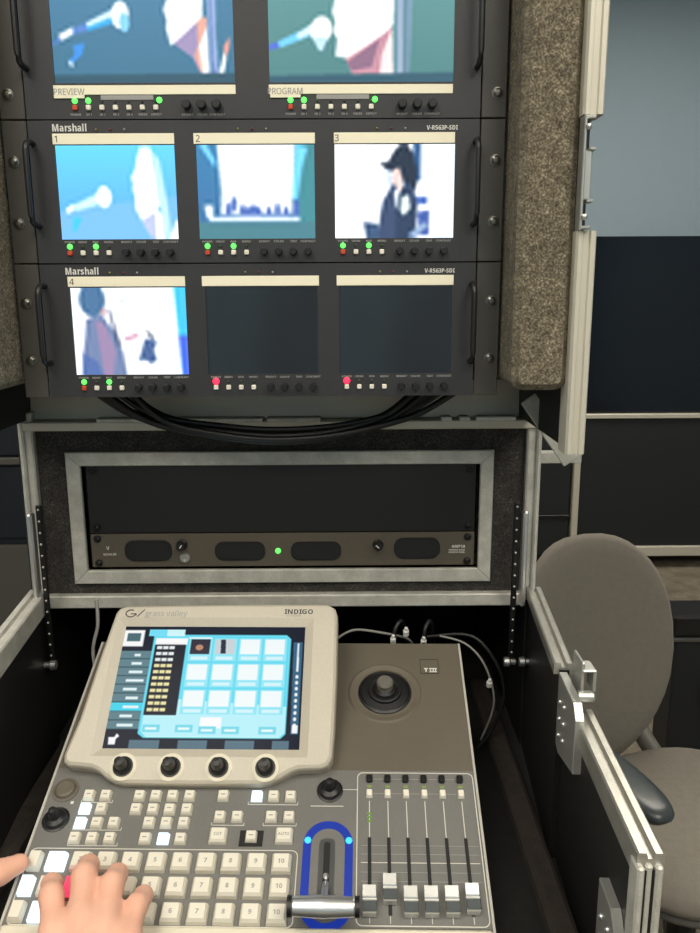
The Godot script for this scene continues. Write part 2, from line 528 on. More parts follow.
	fillp(C8(75, 110, 230), [180, 335, 190, 335, 190, 375, 183, 375])
	fillp(C8(112, 128, 165), [82, 318, 100, 314, 112, 332, 120, 352, 123, 375, 76, 375, 77, 350, 80, 335])
	fillp(C8(150, 130, 165), [92, 320, 101, 322, 112, 350, 108, 375, 98, 375])
	fillp(C8(85, 110, 165), [76, 352, 92, 362, 96, 375, 74, 375])
	oval(C8(74, 112, 150), 90, 299, 14, 17)
	oval(C8(180, 150, 160), 101, 311, 3, 4)
	fillp(C8(70, 80, 110), [106, 308, 108, 308, 118, 345, 115, 347])
	fillp(C8(75, 100, 145), [144, 338, 157, 341, 153, 350, 156, 360, 150, 364, 143, 360, 136, 361])
	fillp(C8(75, 85, 110), [144, 327, 154, 337, 151, 340])
	fillp(C8(205, 165, 185), [120, 337, 137, 332, 138, 337, 124, 341])
	fillp(C8(200, 210, 220), [114, 299, 124, 298, 127, 306, 123, 303])
	screen_mat("screen_four", done(7), 1.34)
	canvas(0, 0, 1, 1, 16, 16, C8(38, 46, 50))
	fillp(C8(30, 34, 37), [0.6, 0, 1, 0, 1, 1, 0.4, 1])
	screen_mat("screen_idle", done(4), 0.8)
	# the mixer's touch display
	canvas(0, 0, 1000, 700, 500, 350, C8(28, 34, 48))
	fillp(C8(98, 132, 142), [0, 150, 175, 150, 175, 600, 0, 600])
	for k in 9: fillp(C8(36, 60, 70), [0, 196 + k * 50, 175, 196 + k * 50, 175, 201 + k * 50, 0, 201 + k * 50])
	fillp(C8(70, 215, 240), [0, 452, 185, 452, 185, 498, 0, 498])
	for k in 9: fillp(C8(228, 245, 248), [75 - (k * 37) % 30, 168 + k * 50, 110 + (k * 53) % 40, 168 + k * 50, 110 + (k * 53) % 40, 184 + k * 50, 75 - (k * 37) % 30, 184 + k * 50])
	fillp(white, [0, 22, 112, 22, 112, 125, 0, 125])
	fillp(C8(80, 110, 118), [18, 42, 92, 42, 92, 92, 18, 92])
	fillp(C8(105, 222, 245), [165, 50, 900, 50, 925, 75, 925, 620, 900, 645, 200, 645, 165, 620])
	fillp(C8(190, 245, 255), [180, 420, 920, 470, 920, 610, 890, 640, 210, 640, 180, 610])
	fillp(C8(120, 225, 250), [135, 18, 235, 18, 235, 60, 135, 60])
	fillp(C8(210, 250, 255), [235, 18, 335, 18, 335, 60, 235, 60])
	fillp(C8(30, 34, 46), [180, 82, 350, 82, 350, 520, 180, 520])
	fillp(white, [180, 72, 355, 72, 355, 112, 180, 112])
	for k in 11:
		var c := C8(230, 235, 235) if k < 3 else C8(235, 225, 165)
		for j in 3: fillp(c, [192 + j * 34, 120 + k * 36, 222 + j * 34, 120 + k * 36, 222 + j * 34, 140 + k * 36, 192 + j * 34, 140 + k * 36])
	for r in 3:
		for k in 4:
			var x := 375 + k * 137
			var y := 78 + r * 152
			var tile := C8(246, 254, 255)
			if r == 0 and k == 0: tile = C8(52, 48, 62)
			if r == 0 and k == 1: tile = C8(205, 215, 220)
			fillp(C8(150, 235, 250), [x - 8, y - 6, x + 118, y - 6, x + 118, y + 132, x - 8, y + 132])
			fillp(tile, [x, y, x + 106, y, x + 106, y + 90, x, y + 90])
			fillp(C8(215, 248, 255), [x + 8, y + 104, x + 100, y + 104, x + 100, y + 124, x + 8, y + 124])
	oval(C8(190, 140, 110), 425, 128, 22, 18)
	fillp(C8(40, 50, 65), [540, 80, 566, 80, 572, 165, 545, 165])
	fillp(white, [360, 66, 490, 66, 490, 74, 360, 74])
	fillp(white, [480, 530, 590, 530, 590, 590, 480, 590])
	for p in [[230, 590], [400, 590], [520, 598], [640, 598], [830, 598]]:
		fillp(C8(125, 222, 238), [p[0] - 45, p[1] - 18, p[0] + 45, p[1] - 18, p[0] + 45, p[1] + 22, p[0] - 45, p[1] + 22])
		fillp(C8(235, 252, 255), [p[0] - 30, p[1] - 4, p[0] + 30, p[1] - 4, p[0] + 30, p[1] + 10, p[0] - 30, p[1] + 10])
	fillp(C8(60, 105, 135), [940, 95, 990, 95, 990, 620, 950, 620])
	fillp(white, [962, 100, 972, 100, 974, 270, 962, 270])
	for k in 9: oval(white, 968, 300 + k * 34, 9, 11)
	fillp(white, [955, 570, 985, 570, 985, 615, 955, 615])
	for p in [[130, 285], [380, 530], [620, 770], [860, 945]]: fillp(C8(92, 120, 134), [p[0], 655, p[1], 655, p[1], 700, p[0], 700])
	fillp(white, [20, 640, 50, 640, 60, 620, 75, 635, 60, 650, 60, 680, 25, 680])
	screen_mat("screen_touch", done(3), 0.95).metallic_specular = 0.15

# ------------------------------------------------------------------ start
func _ready() -> void:
	rng.seed = 7
	# camera
	var cam := Camera3D.new()
	cam.name = "camera"
	cam.fov = rad_to_deg(2.0 * atan(466.5 / 800.0))
	cam.near = 0.02
	cam.far = 40.0
	var right := Vector3(CAM[0][0], CAM[0][1], CAM[0][2])
	var up := Vector3(CAM[1][0], CAM[1][1], CAM[1][2])
	var back := Vector3(CAM[2][0], CAM[2][1], CAM[2][2])
	cam.transform = Transform3D(Basis(right, up, back), Vector3(0, EYE, 0))
	add_child(cam)
	cam.current = true
	# environment: a closed room, so the sky only shows in the settings
	var we := WorldEnvironment.new()
	we.name = "environment"
	var env := Environment.new()
	env.background_mode = Environment.BG_COLOR
	env.background_color = Color(0.02, 0.02, 0.02)
	env.tonemap_mode = Environment.TONE_MAPPER_LINEAR
	env.tonemap_exposure = 1.0
	env.sdfgi_enabled = true
	env.ssao_enabled = true
	env.ssil_enabled = true
	we.environment = env
	add_child(we)
	make_materials()
	make_pictures()
	room()
	for p in LAMPS: ceiling_light(p[0], p[1], p[2], p[3])
	lower_case()
	upper_case()
	rack_gear()
	mixer()
	cables()
	background()
	chair()
	person()

const CAM := [[0.9999691, -0.0048870, 0.0061569], [0.0060780, 0.9773889, -0.2113622], [-0.0049847, 0.2113931, 0.9773884]]   # right, up, back: looking down 12.2 degrees
const LAMPS := [[-0.9, 0.35, "above the mixer operator", 2.1], [1.1, 0.35, "right of the operator", 2.6], [-0.9, 2.0, "far behind the operator on the left", 3.0], [1.1, 2.0, "far behind the operator on the right", 3.6], [-0.9, -2.9, "behind the rack", 2.7], [1.6, -3.0, "above the stacked black cases", 3.7]]

# ------------------------------------------------------------------ room
func room() -> void:
	struct("floor", _slab(-3.0, 3.6, -0.1, 0.0, -4.95, 3.0), M.carpet_floor)
	struct("ceiling", _slab(-3.0, 3.6, CEIL, CEIL + 0.1, -4.95, 3.0), M.ceiling_white)
	struct("wall_back", _slab(-3.0, 3.6, 0.0, CEIL, -4.95, -4.85), M.wall_blue)
	struct("wall_front", _slab(-3.0, 3.6, 0.0, CEIL, 2.9, 3.0), M.wall_blue)
	struct("wall_left", _slab(-3.0, -2.9, 0.0, CEIL, -4.85, 2.9), M.wall_blue)
	struct("wall_right", _slab(3.5, 3.6, 0.0, CEIL, -4.85, 2.9), M.wall_blue)

const CEIL := 3.25

func _slab(x0, x1, y0, y1, z0, z1) -> B:
	return cb(Vector3(x1 - x0, y1 - y0, z1 - z0), 0.0, Vector3(x0 + x1, y0 + y1, z0 + z1) * 0.5)

func ceiling_light(x: float, z: float, where: String, e: float) -> void:
	var t := thing("ceiling_light", "square fluorescent ceiling panel light " + where, "light", Vector3(x, CEIL, z), Basis.IDENTITY, "ceiling panel lights")
	var b := B.new()
	for s in [-1, 1]:
		b.box(Vector3(s * 0.605, -0.012, 0), Vector3(0.03, 0.024, 1.24), 0.003)
		b.box(Vector3(0, -0.012, s * 0.605), Vector3(1.18, 0.024, 0.03), 0.003)
	pl(t, "frame", b, M.aluminium_matt)
	pl(t, "lamp_panel", cb(Vector3(1.18, 0.01, 1.18), 0.0, Vector3(0, -0.006, 0)), M.lamp_panel)
	var l := AreaLight3D.new()
	l.name = "panel_light"
	l.area_size = Vector2(1.15, 1.15)
	l.area_normalize_energy = true
	l.light_energy = e
	l.light_color = C8(255, 247, 232)
	l.shadow_enabled = true
	l.area_range = 12.0
	l.rotation.x = -PI / 2
	l.position = Vector3(0, -0.03, 0)
	t.add_child(l)

# ------------------------------------------------------------------ aluminium edge with two ridges and a groove, from a to b; side = direction across
func edge_rail(a: Vector3, b: Vector3, across: Vector3, w: float, h: float) -> B:
	var m := B.new()
	var along := (b - a)
	var length := along.length()
	var z := along.normalized()
	var x := (across - z * across.dot(z)).normalized()
	var y := z.cross(x).normalized()
	if y.y < 0: y = -y
	var det := Basis(x, y, z).determinant()
	var P := PackedVector2Array([Vector2(0, -h), Vector2(w, -h), Vector2(w, -0.0015), Vector2(w - 0.0015, 0), Vector2(w * 0.66, 0), Vector2(w * 0.6, -0.0045), Vector2(w * 0.4, -0.0045), Vector2(w * 0.34, 0), Vector2(0.0015, 0), Vector2(0, -0.0015)])
	if det < 0:
		m.xf = Transform3D(Basis(x, y, -z), b)
	else:
		m.xf = Transform3D(Basis(x, y, z), a)
	m.prism(P, 0, length)
	return m

func rivets(pts: Array, r: float) -> B:
	var b := B.new()
	for p in pts: b.ball(p, Vector3.ONE * r, 6)
	return b

# ------------------------------------------------------------------ lower case: console tray and rack section
func lower_case() -> void:
	var t := thing("flight_case", "open black flight case with aluminium edges holding the mixer", "flight case", Vector3(-0.08, 0, -0.93))
	var b: B
	# tray floor, body down to the floor
	pw(t, "tray_floor", wbox(-0.40, 0.235, -0.66, -0.585, -1.36, -0.47), M.black_foam)
	b = wbox(-0.41, 0.25, -1.38, -0.66, -1.37, -0.47, 0.006)
	pw(t, "base_cabinet", b, M.laminate_black)
	for x in [-0.33, 0.17]:
		for z in [-1.28, -0.56]:
			b = B.new()
			b.xf = Transform3D(Basis(Vector3.FORWARD, PI / 2), W(x, -1.455, z))
			b.lathe([Vector2(0, -0.015), Vector2(0.04, -0.015), Vector2(0.045, -0.01), Vector2(0.045, 0.01), Vector2(0.04, 0.015), Vector2(0, 0.015)], 18)
			b.xf = Transform3D.IDENTITY
			b.box(W(x, -1.395, z), Vector3(0.05, 0.03, 0.06), 0.003)
			pw(t, "caster", b, M.rubber_black)
	# right wall: rear part (higher) and front part
	var wr := func(x0: float, z0: float, x1: float, z1: float, ytop: float) -> B:
		var q := B.new()
		var y0 := -0.66
		var th := 0.010
		var c := [W(x0 + 0.004, y0, z0), W(x0 + 0.004 + th, y0, z0), W(x1 + 0.004 + th, y0, z1), W(x1 + 0.004, y0, z1)]
		var d := []
		for k in c: d.append(Vector3(k.x, ytop + EYE, k.z))
		var ctr: Vector3 = (c[0] + d[2]) * 0.5
		for k in 4: q.out4(ctr, c[k], c[(k + 1) % 4], d[(k + 1) % 4], d[k])
		q.out4(ctr, c[0], c[1], c[2], c[3])
		q.out4(ctr, d[0], d[1], d[2], d[3])
		return q
	pw(t, "side_wall", wr.call(0.2265, -0.965, 0.2085, -0.738, -0.37), M.laminate_black)
	pw(t, "side_wall", wr.call(0.2145, -0.737, 0.2035, -0.491, -0.40), M.laminate_black)
	pw(t, "edge_rail", edge_rail(W(0.2265, -0.363, -0.955), W(0.2075, -0.363, -0.741), Vector3.RIGHT, 0.0190, 0.012), M.aluminium)
	pw(t, "edge_rail", edge_rail(W(0.2140, -0.388, -0.695), W(0.2045, -0.388, -0.494), Vector3.RIGHT, 0.0195, 0.022), M.aluminium)
	# upright end channel of the right wall
	b = B.new()
	b.xf = Transform3D(Basis(Vector3.UP, 0.05), W(0.2035, 0, -0.491))
	for k in 3: b.box(Vector3(0.0026 + k * 0.0068, -0.53, -0.004), Vector3(0.0056, 0.268, 0.014 if k != 1 else 0.010), 0.0015)
	b.box(Vector3(0.0098, -0.53, -0.009), Vector3(0.0185, 0.266, 0.008), 0.0005)
	pw(t, "end_channel", b, M.aluminium_matt)
	# left wall
	pw(t, "side_wall", wr.call(-0.397, -0.965, -0.372, -0.70, -0.37), M.laminate_black)
	pw(t, "edge_rail", edge_rail(W(-0.400, -0.363, -0.955), W(-0.377, -0.363, -0.70), Vector3.RIGHT, 0.0225, 0.026), M.aluminium_matt)
	# steel plates riveted inside the right wall
	for pr in [[-0.735, -0.662, -0.370, -0.448], [-0.560, -0.515, -0.462, -0.57]]:
		var z0: float = pr[0]
		var z1: float = pr[1]
		var poly := PackedVector2Array([Vector2(0, pr[3]), Vector2(0.012, pr[3] - 0.004), Vector2(z1 - z0, pr[3] + 0.012), Vector2(z1 - z0, pr[2] - 0.012), Vector2(z1 - z0 - 0.012, pr[2]), Vector2(0, pr[2])])
		b = B.new()
		b.xf = Transform3D(Basis(Vector3(0.05, 0, 1).normalized() * Vector3(-1, 0, 1), Vector3.UP, Vector3(-1, 0, -0.05).normalized()), W(0.2125 - (z0 + 0.722) * 0.05, 0, z0))
		b.prism(poly, -0.006, 0.002, 0.0006)
		var pt := pw(t, "corner_plate", b, M.zinc)
		var pts := []
		for k in 3:
			pts.append(b.xf * Vector3(0.012, pr[2] - 0.026 - k * 0.018, 0.002))
			pts.append(b.xf * Vector3(0.03, pr[2] - 0.022 - k * 0.018, 0.002))
		pw(pt, "rivets", rivets(pts, 0.0028), M.chrome).set_meta("kind", "stuff")
	# catch between the two rails
	b = B.new()
	b.box(W(0.224, -0.368, -0.714), Vector3(0.003, 0.05, 0.03), 0.001)
	b.box(W(0.229, -0.351, -0.708), Vector3(0.012, 0.003, 0.022), 0.001)
	b.box(W(0.235, -0.361, -0.708), Vector3(0.003, 0.022, 0.022), 0.001)
	b.xf = Transform3D(Basis(Vector3.FORWARD, PI / 2), W(0.226, -0.378, -0.70))
	b.lathe([Vector2(0, -0.006), Vector2(0.006, -0.006), Vector2(0.006, 0.008), Vector2(0.004, 0.01), Vector2(0, 0.01)], 10)
	pw(t, "catch", b, M.zinc)
	# foam strips in the trough on either side of the mixer
	pw(t, "foam_strip", wbox(0.183, 0.208, -0.585, -0.562, -1.1, -0.475, 0.005), M.worn_foam)
	pw(t, "foam_strip", wbox(-0.372, -0.344, -0.585, -0.562, -1.1, -0.475, 0.005), M.worn_foam)
	# rack section: carpet front with an opening
	var zf := -0.966
	b = B.new()
	for r in [[-0.390, 0.228, -0.205, -0.158], [-0.390, 0.228, -0.388, -0.3405], [-0.390, -0.3265, -0.3405, -0.205], [0.1655, 0.228, -0.3405, -0.205]]:
		b.box(W((r[0] + r[1]) / 2, (r[2] + r[3]) / 2, zf - 0.006), Vector3(r[1] - r[0], r[3] - r[2], 0.012), 0.0)
	pw(t, "carpet_panel", b, M.carpet_liner)
	b = B.new()
	b.box(W(-0.398, -0.27, -1.16), Vector3(0.012, 0.235, 0.38), 0.001)
	b.box(W(0.232, -0.27, -1.16), Vector3(0.012, 0.235, 0.38), 0.001)
	b.box(W(-0.083, -0.15, -1.17), Vector3(0.64, 0.012, 0.36), 0.001)
	b.box(W(-0.083, -0.382, -1.17), Vector3(0.61, 0.010, 0.36), 0.001)
	b.box(W(-0.083, -0.40, -1.355), Vector3(0.64, 0.52, 0.012), 0.001)
	b.box(W(-0.083, -0.52, -1.35), Vector3(0.64, 0.28, 0.012), 0.001)
	b.box(W(-0.398, -0.524, -1.16), Vector3(0.012, 0.27, 0.40), 0.001)
	b.box(W(0.234, -0.524, -1.16), Vector3(0.012, 0.27, 0.40), 0.001)
	pw(t, "rack_shell", b, M.laminate_black)
	# mitred aluminium frame round the opening
	var O := [Vector2(-0.344, -0.358), Vector2(0.182, -0.358), Vector2(0.182, -0.1885), Vector2(-0.344, -0.1885)]
	var I := [Vector2(-0.3265, -0.3405), Vector2(0.1655, -0.3405), Vector2(0.1655, -0.2055), Vector2(-0.3265, -0.2055)]
	for k in 4:
		var j := (k + 1) % 4
		b = B.new()
		b.xf = Transform3D(Basis.IDENTITY, W(0, 0, 0))
		b.prism(PackedVector2Array([O[k], O[j], I[j], I[k]]), zf - 0.02, zf + 0.006, 0.0012)
		pw(t, "frame_bar", b, M.aluminium_matt)
	# ledge below, uprights, hinge bar on top
	pw(t, "ledge", wbox(-0.388, 0.222, -0.389, -0.3725, -0.985, -0.955, 0.0015), M.aluminium_matt)
	for s in [[-0.3945, -0.3795, 0], [0.221, 0.2375, 1]]:
		b = B.new()
		b.box(W((s[0] + s[1]) / 2, -0.26, -0.966), Vector3(s[1] - s[0], 0.244, 0.02), 0.002)
		b.box(W(s[1] - 0.003 if s[2] else s[0] + 0.003, -0.26, -0.958), Vector3(0.006, 0.244, 0.016), 0.002)
		pw(t, "upright", b, M.aluminium_matt)
	b = B.new()
	b.box(W(-0.079, -0.155, -0.963), Vector3(0.632, 0.011, 0.022), 0.0015)
	b.xf = Transform3D(Basis(Vector3.RIGHT, -0.15), W(-0.079, -0.1265, -0.975))
	b.box(Vector3.ZERO, Vector3(0.632, 0.046, 0.003), 0.001)
	pw(t, "hinge_bar", b, M.silver_trim)
	for k in [[-0.30, -0.10], [-0.095, -0.03], [0.115, 0.128], [0.137, 0.150], [0.157, 0.205]]:
		pw(t, "hinge_slot_strip", wbox(k[0], k[1], -0.1505, -0.1455, -0.968, -0.9515, 0.001), M.print_white if k[0] > 0 else M.aluminium_matt)  # right-hand strips painted white for light showing through the hinge slots
	# lifting struts with rivets and bolts, both sides
	for s in [[0.2085, 0.2165, 0.213, 0.205, 0.224], [-0.3725, -0.3805, -0.377, -0.373, -0.391]]:
		var sg := signf(s[0])
		b = B.new()
		b.box(W(s[1], -0.318, -0.932), Vector3(0.0065, 0.122, 0.014), 0.002)
		var st := pw(t, "lifting_strut", b, M.chrome)
		var pts := []
		for k in 15: pts.append(W(s[0] - sg * 0.0025, -0.252 - k * 0.0145, -0.9295))
		b = cb(Vector3(0.007, 0.21, 0.004), 0.001, W(s[0] - sg * 0.0025, -0.352, -0.932))
		pw(st, "strip", b, M.screw_black)
		pw(st, "rivets", rivets(pts, 0.0016), M.zinc).set_meta("kind", "stuff")
		for k in 2:
			b = B.new()
			b.xf = Transform3D(Basis(Vector3.FORWARD, sg * PI / 2), W(s[3 + k], -0.4535, -0.93))
			b.lathe([Vector2(0, -0.008), Vector2(0.006, -0.008), Vector2(0.0065, -0.002), Vector2(0.004, 0.0), Vector2(0.004, 0.006), Vector2(0, 0.008)], 10)
			pw(t, "bolt", b, M.chrome)
	# horizontal stay seen right of the upright
	pw(t, "stay_bar", wbox(0.238, 0.30, -0.213, -0.1985, -1.01, -0.995, 0.001), M.aluminium_matt)

# ------------------------------------------------------------------ upper case round the monitors
func upper_case() -> void:
	var t := thing("monitor_case", "upper flight case section lined with speckled foam around the monitors", "flight case", W(-0.0862, -0.1, -1.0))
	var b: B
	var cx := -0.0862
	for s in [-1, 1]:
		# foam lining with rounded lower front corner
		var x0 := 0.2445
		var x1 := 0.2975
		b = B.new()
		b.xf = Transform3D(Basis.IDENTITY, W(cx, 0, -0.862))
		var P := B.rrect(x0, -0.0915, x1, 0.46, 0.012, 4)
		if s < 0:
			P.reverse()
			for i in P.size(): P[i].x = -P[i].x
		b.prism(P, 0, 0.102, 0.006)
		pw(t, "foam_lining", b, M.foam)
		# outer wall
		pw(t, "side_wall", wbox(cx + s * 0.2985, cx + s * 0.3075, -0.148, 0.47, -1.3, -0.765), M.laminate_black)
		pw(t, "inner_wall", wbox(cx + s * 0.2445, cx + s * 0.2975, -0.0915, 0.46, -1.29, -0.8625, 0.0), M.laminate_black)
		# ribbed aluminium edge in two lengths
		for y in [[0.153, 0.48], [-0.152, 0.0545]]:
			b = B.new()
			b.xf = Transform3D(Basis(Vector3.RIGHT, -PI / 2), W(cx + s * 0.2965, y[0], -0.750))
			if s < 0: b.xf = b.xf * Transform3D(Basis(Vector3(0, 0, 1), PI), Vector3(0, -0.026, 0))
			var Q := PackedVector2Array([Vector2(0, 0), Vector2(0, 0.002), Vector2(0.002, -0.001), Vector2(0.0055, -0.001), Vector2(0.0065, 0.0015), Vector2(0.012, 0.0015), Vector2(0.013, -0.001), Vector2(0.017, -0.001), Vector2(0.0185, 0.001), Vector2(0.0185, 0.026), Vector2(0, 0.026)])
			Q = PackedVector2Array([Vector2(0, -0.026), Vector2(0.0185, -0.026), Vector2(0.0185, -0.001), Vector2(0.017, 0.001), Vector2(0.013, 0.001), Vector2(0.012, -0.0015), Vector2(0.0065, -0.0015), Vector2(0.0055, 0.001), Vector2(0.002, 0.001), Vector2(0, -0.002)])
			# profile lies in x / depth, extruded upwards
			for i in Q.size(): Q[i] = Vector2(Q[i].x, Q[i].y)
			b.xf = Transform3D(Basis(Vector3.RIGHT * s, Vector3.BACK, Vector3.DOWN * s if s > 0 else Vector3.DOWN * s), W(cx + s * 0.2965, y[1] if s > 0 else y[0], -0.752))
			b.prism(Q, 0, y[1] - y[0])
			pw(t, "edge_rail", b, M.silver_trim)
	b = wbox(cx - 0.31, cx + 0.31, 0.46, 0.48, -1.3, -0.765)
	pw(t, "top_wall", b, M.laminate_black)
	pw(t, "back_wall", wbox(cx - 0.2985, cx + 0.2985, -0.1435, 0.46, -1.3, -1.29), M.laminate_black)
	# bent steel catch in the gap of the right edge
	b = B.new()
	b.box(W(0.212, 0.1035, -0.754), Vector3(0.0025, 0.098, 0.016), 0.0008)
	b.box(W(0.216, 0.150, -0.754), Vector3(0.010, 0.003, 0.016), 0.0008)
	b.box(W(0.216, 0.057, -0.754), Vector3(0.010, 0.003, 0.016), 0.0008)
	b.box(W(0.2165, 0.102, -0.752), Vector3(0.007, 0.042, 0.006), 0.001)
	b.box(W(0.2195, 0.124, -0.752), Vector3(0.006, 0.003, 0.010), 0.0008)
	b.box(W(0.2195, 0.080, -0.752), Vector3(0.006, 0.003, 0.010), 0.0008)
	var ct := pw(t, "catch", b, M.zinc)
	pw(ct, "rivets", rivets([W(0.2145, 0.142, -0.7455), W(0.2145, 0.066, -0.7455)], 0.003), M.chrome)
	# diagonal strap down to the lower case
	b = B.new()
	b.xf = Transform3D(Basis(Vector3(0, 0, 1), 0.62), W(0.2255, -0.149, -0.872))
	b.box(Vector3.ZERO, Vector3(0.019, 0.088, 0.003), 0.0008)
	pw(t, "strap", b, M.aluminium_matt)

# ------------------------------------------------------------------ rack gear
func plate_with_holes(x0: float, x1: float, y0: float, y1: float, holes: Array, z0: float, z1: float) -> B:   # holes in one row, left to right, as [x0, x1, y0, y1] with equal y
	var b := B.new()
	var add := func(a: float, c: float, d: float, e: float): b.box(Vector3((a + c) / 2, (d + e) / 2, (z0 + z1) / 2), Vector3(c - a, e - d, z1 - z0), 0.0)
	var hy0: float = holes[0][2]
	var hy1: float = holes[0][3]
	add.call(x0, x1, y0, hy0)
	add.call(x0, x1, hy1, y1)
	var x := x0
	for h in holes:
		add.call(x, h[0], hy0, hy1)
		x = h[1]
	add.call(x, x1, hy0, hy1)
	return b

func screw_part(parent: Node3D, x: float, y: float, m: Material, r := 0.0042) -> void:
	if not TXT.has("screw%s" % r):
		var b := B.new()
		b.lathe([Vector2(r * 1.35, 0), Vector2(r * 1.35, 0.0008), Vector2(r, 0.001), Vector2(r, 0.0022), Vector2(r * 0.6, 0.0034), Vector2(0, 0.0036)], 10)
		TXT["screw%s" % r] = b.mesh()
	pm(parent, "screw", TXT["screw%s" % r], m, Vector3(x, y, 0.0), Basis(Vector3.RIGHT, PI / 2))

func monitor_unit(called: String, label: String, y0: float, ru: float) -> Node3D:
	var t := thing(called, label, "monitor", W(-0.0862, -0.1033 + y0, -0.8182), Basis.IDENTITY, "rack monitors")
	var h := ru * 0.04445
	for s in [-1, 1]:
		pl(t, "ear", cb(Vector3(0.0235, h - 0.0012, 0.003), 0.0006, Vector3(s * 0.2295, h / 2, -0.0015)), M.ear_black)
		# handle
		var b := B.new()
		var hy0 := 0.036 if ru < 4 else 0.045
		var hy1 := 0.112 if ru < 4 else 0.135
		var pts := []
		for p in [[hy0, -0.001], [hy0, 0.012], [hy0 + 0.003, 0.018], [hy0 + 0.009, 0.021], [hy1 - 0.009, 0.021], [hy1 - 0.003, 0.018], [hy1, 0.012], [hy1, -0.001]]:
			pts.append(Vector3(s * 0.2125, p[0], p[1]))
		b.tube(pts, 0.0028, 8)
		pl(t, "handle", b, M.plastic_black)
		for k in [-1, 1]: screw_part(t, s * 0.2325, h / 2 + k * (0.0286 if ru < 4 else 0.0666), M.screw)
	pl(t, "chassis", cb(Vector3(0.43, h - 0.004, 0.10), 0.001, Vector3(0, h / 2, -0.065)), M.gap_black)
	return t

func spot(parent: Node3D, at: Vector3, c: Color, e: float) -> void:
	var l := SpotLight3D.new()
	l.name = "screen_light"
	l.light_color = c
	l.light_energy = e
	l.spot_angle = 75
	l.spot_range = 12
	l.light_size = 0.03
	l.shadow_enabled = true
	l.position = at
	l.rotation.y = PI
	parent.add_child(l, true)

func screen_part(parent: Node3D, called: String, x0: float, x1: float, y0: float, y1: float, m: Material) -> void:
	var b := B.new()
	var z := -0.0018
	b.quad_uv(Vector3(x0, y0, z), Vector3(x1, y0, z), Vector3(x1, y1, z), Vector3(x0, y1, z))
	b.box(Vector3((x0 + x1) / 2, (y0 + y1) / 2, z - 0.002), Vector3(x1 - x0, y1 - y0, 0.0035), 0.0)
	pl(parent, called, b, m)

func led_part(parent: Node3D, at: Vector3, m: Material, s: float, called := "led") -> void:
	var key := "led%s" % s
	if not TXT.has(key):
		var b := B.new()
		b.lathe([Vector2(s, -0.0005), Vector2(s, 0.0008), Vector2(s * 0.7, 0.0018), Vector2(0, 0.0022)], 8)
		TXT[key] = b.mesh()
	pm(parent, called, TXT[key], m, at, Basis(Vector3.RIGHT, PI / 2))

func button_part(parent: Node3D, at: Vector3, m: Material, w := 0.0042) -> void:
	var key := "btn%s" % w
	if not TXT.has(key): TXT[key] = cb(Vector3(w, w, 0.003), 0.0006, Vector3(0, 0, 0.001)).mesh()
	pm(parent, "button", TXT[key], m, at)

func trim_knob(parent: Node3D, at: Vector3, r: float, long: float) -> void:
	var key := "trim%s" % [r]
	if not TXT.has(key):
		var b := B.new()
		b.lathe([Vector2(r, 0), Vector2(r, long * 0.9), Vector2(r * 0.85, long), Vector2(0, long)], 12)
		TXT[key] = b.mesh()
	pm(parent, "knob", TXT[key], M.plastic_black, at, Basis(Vector3.RIGHT, PI / 2))

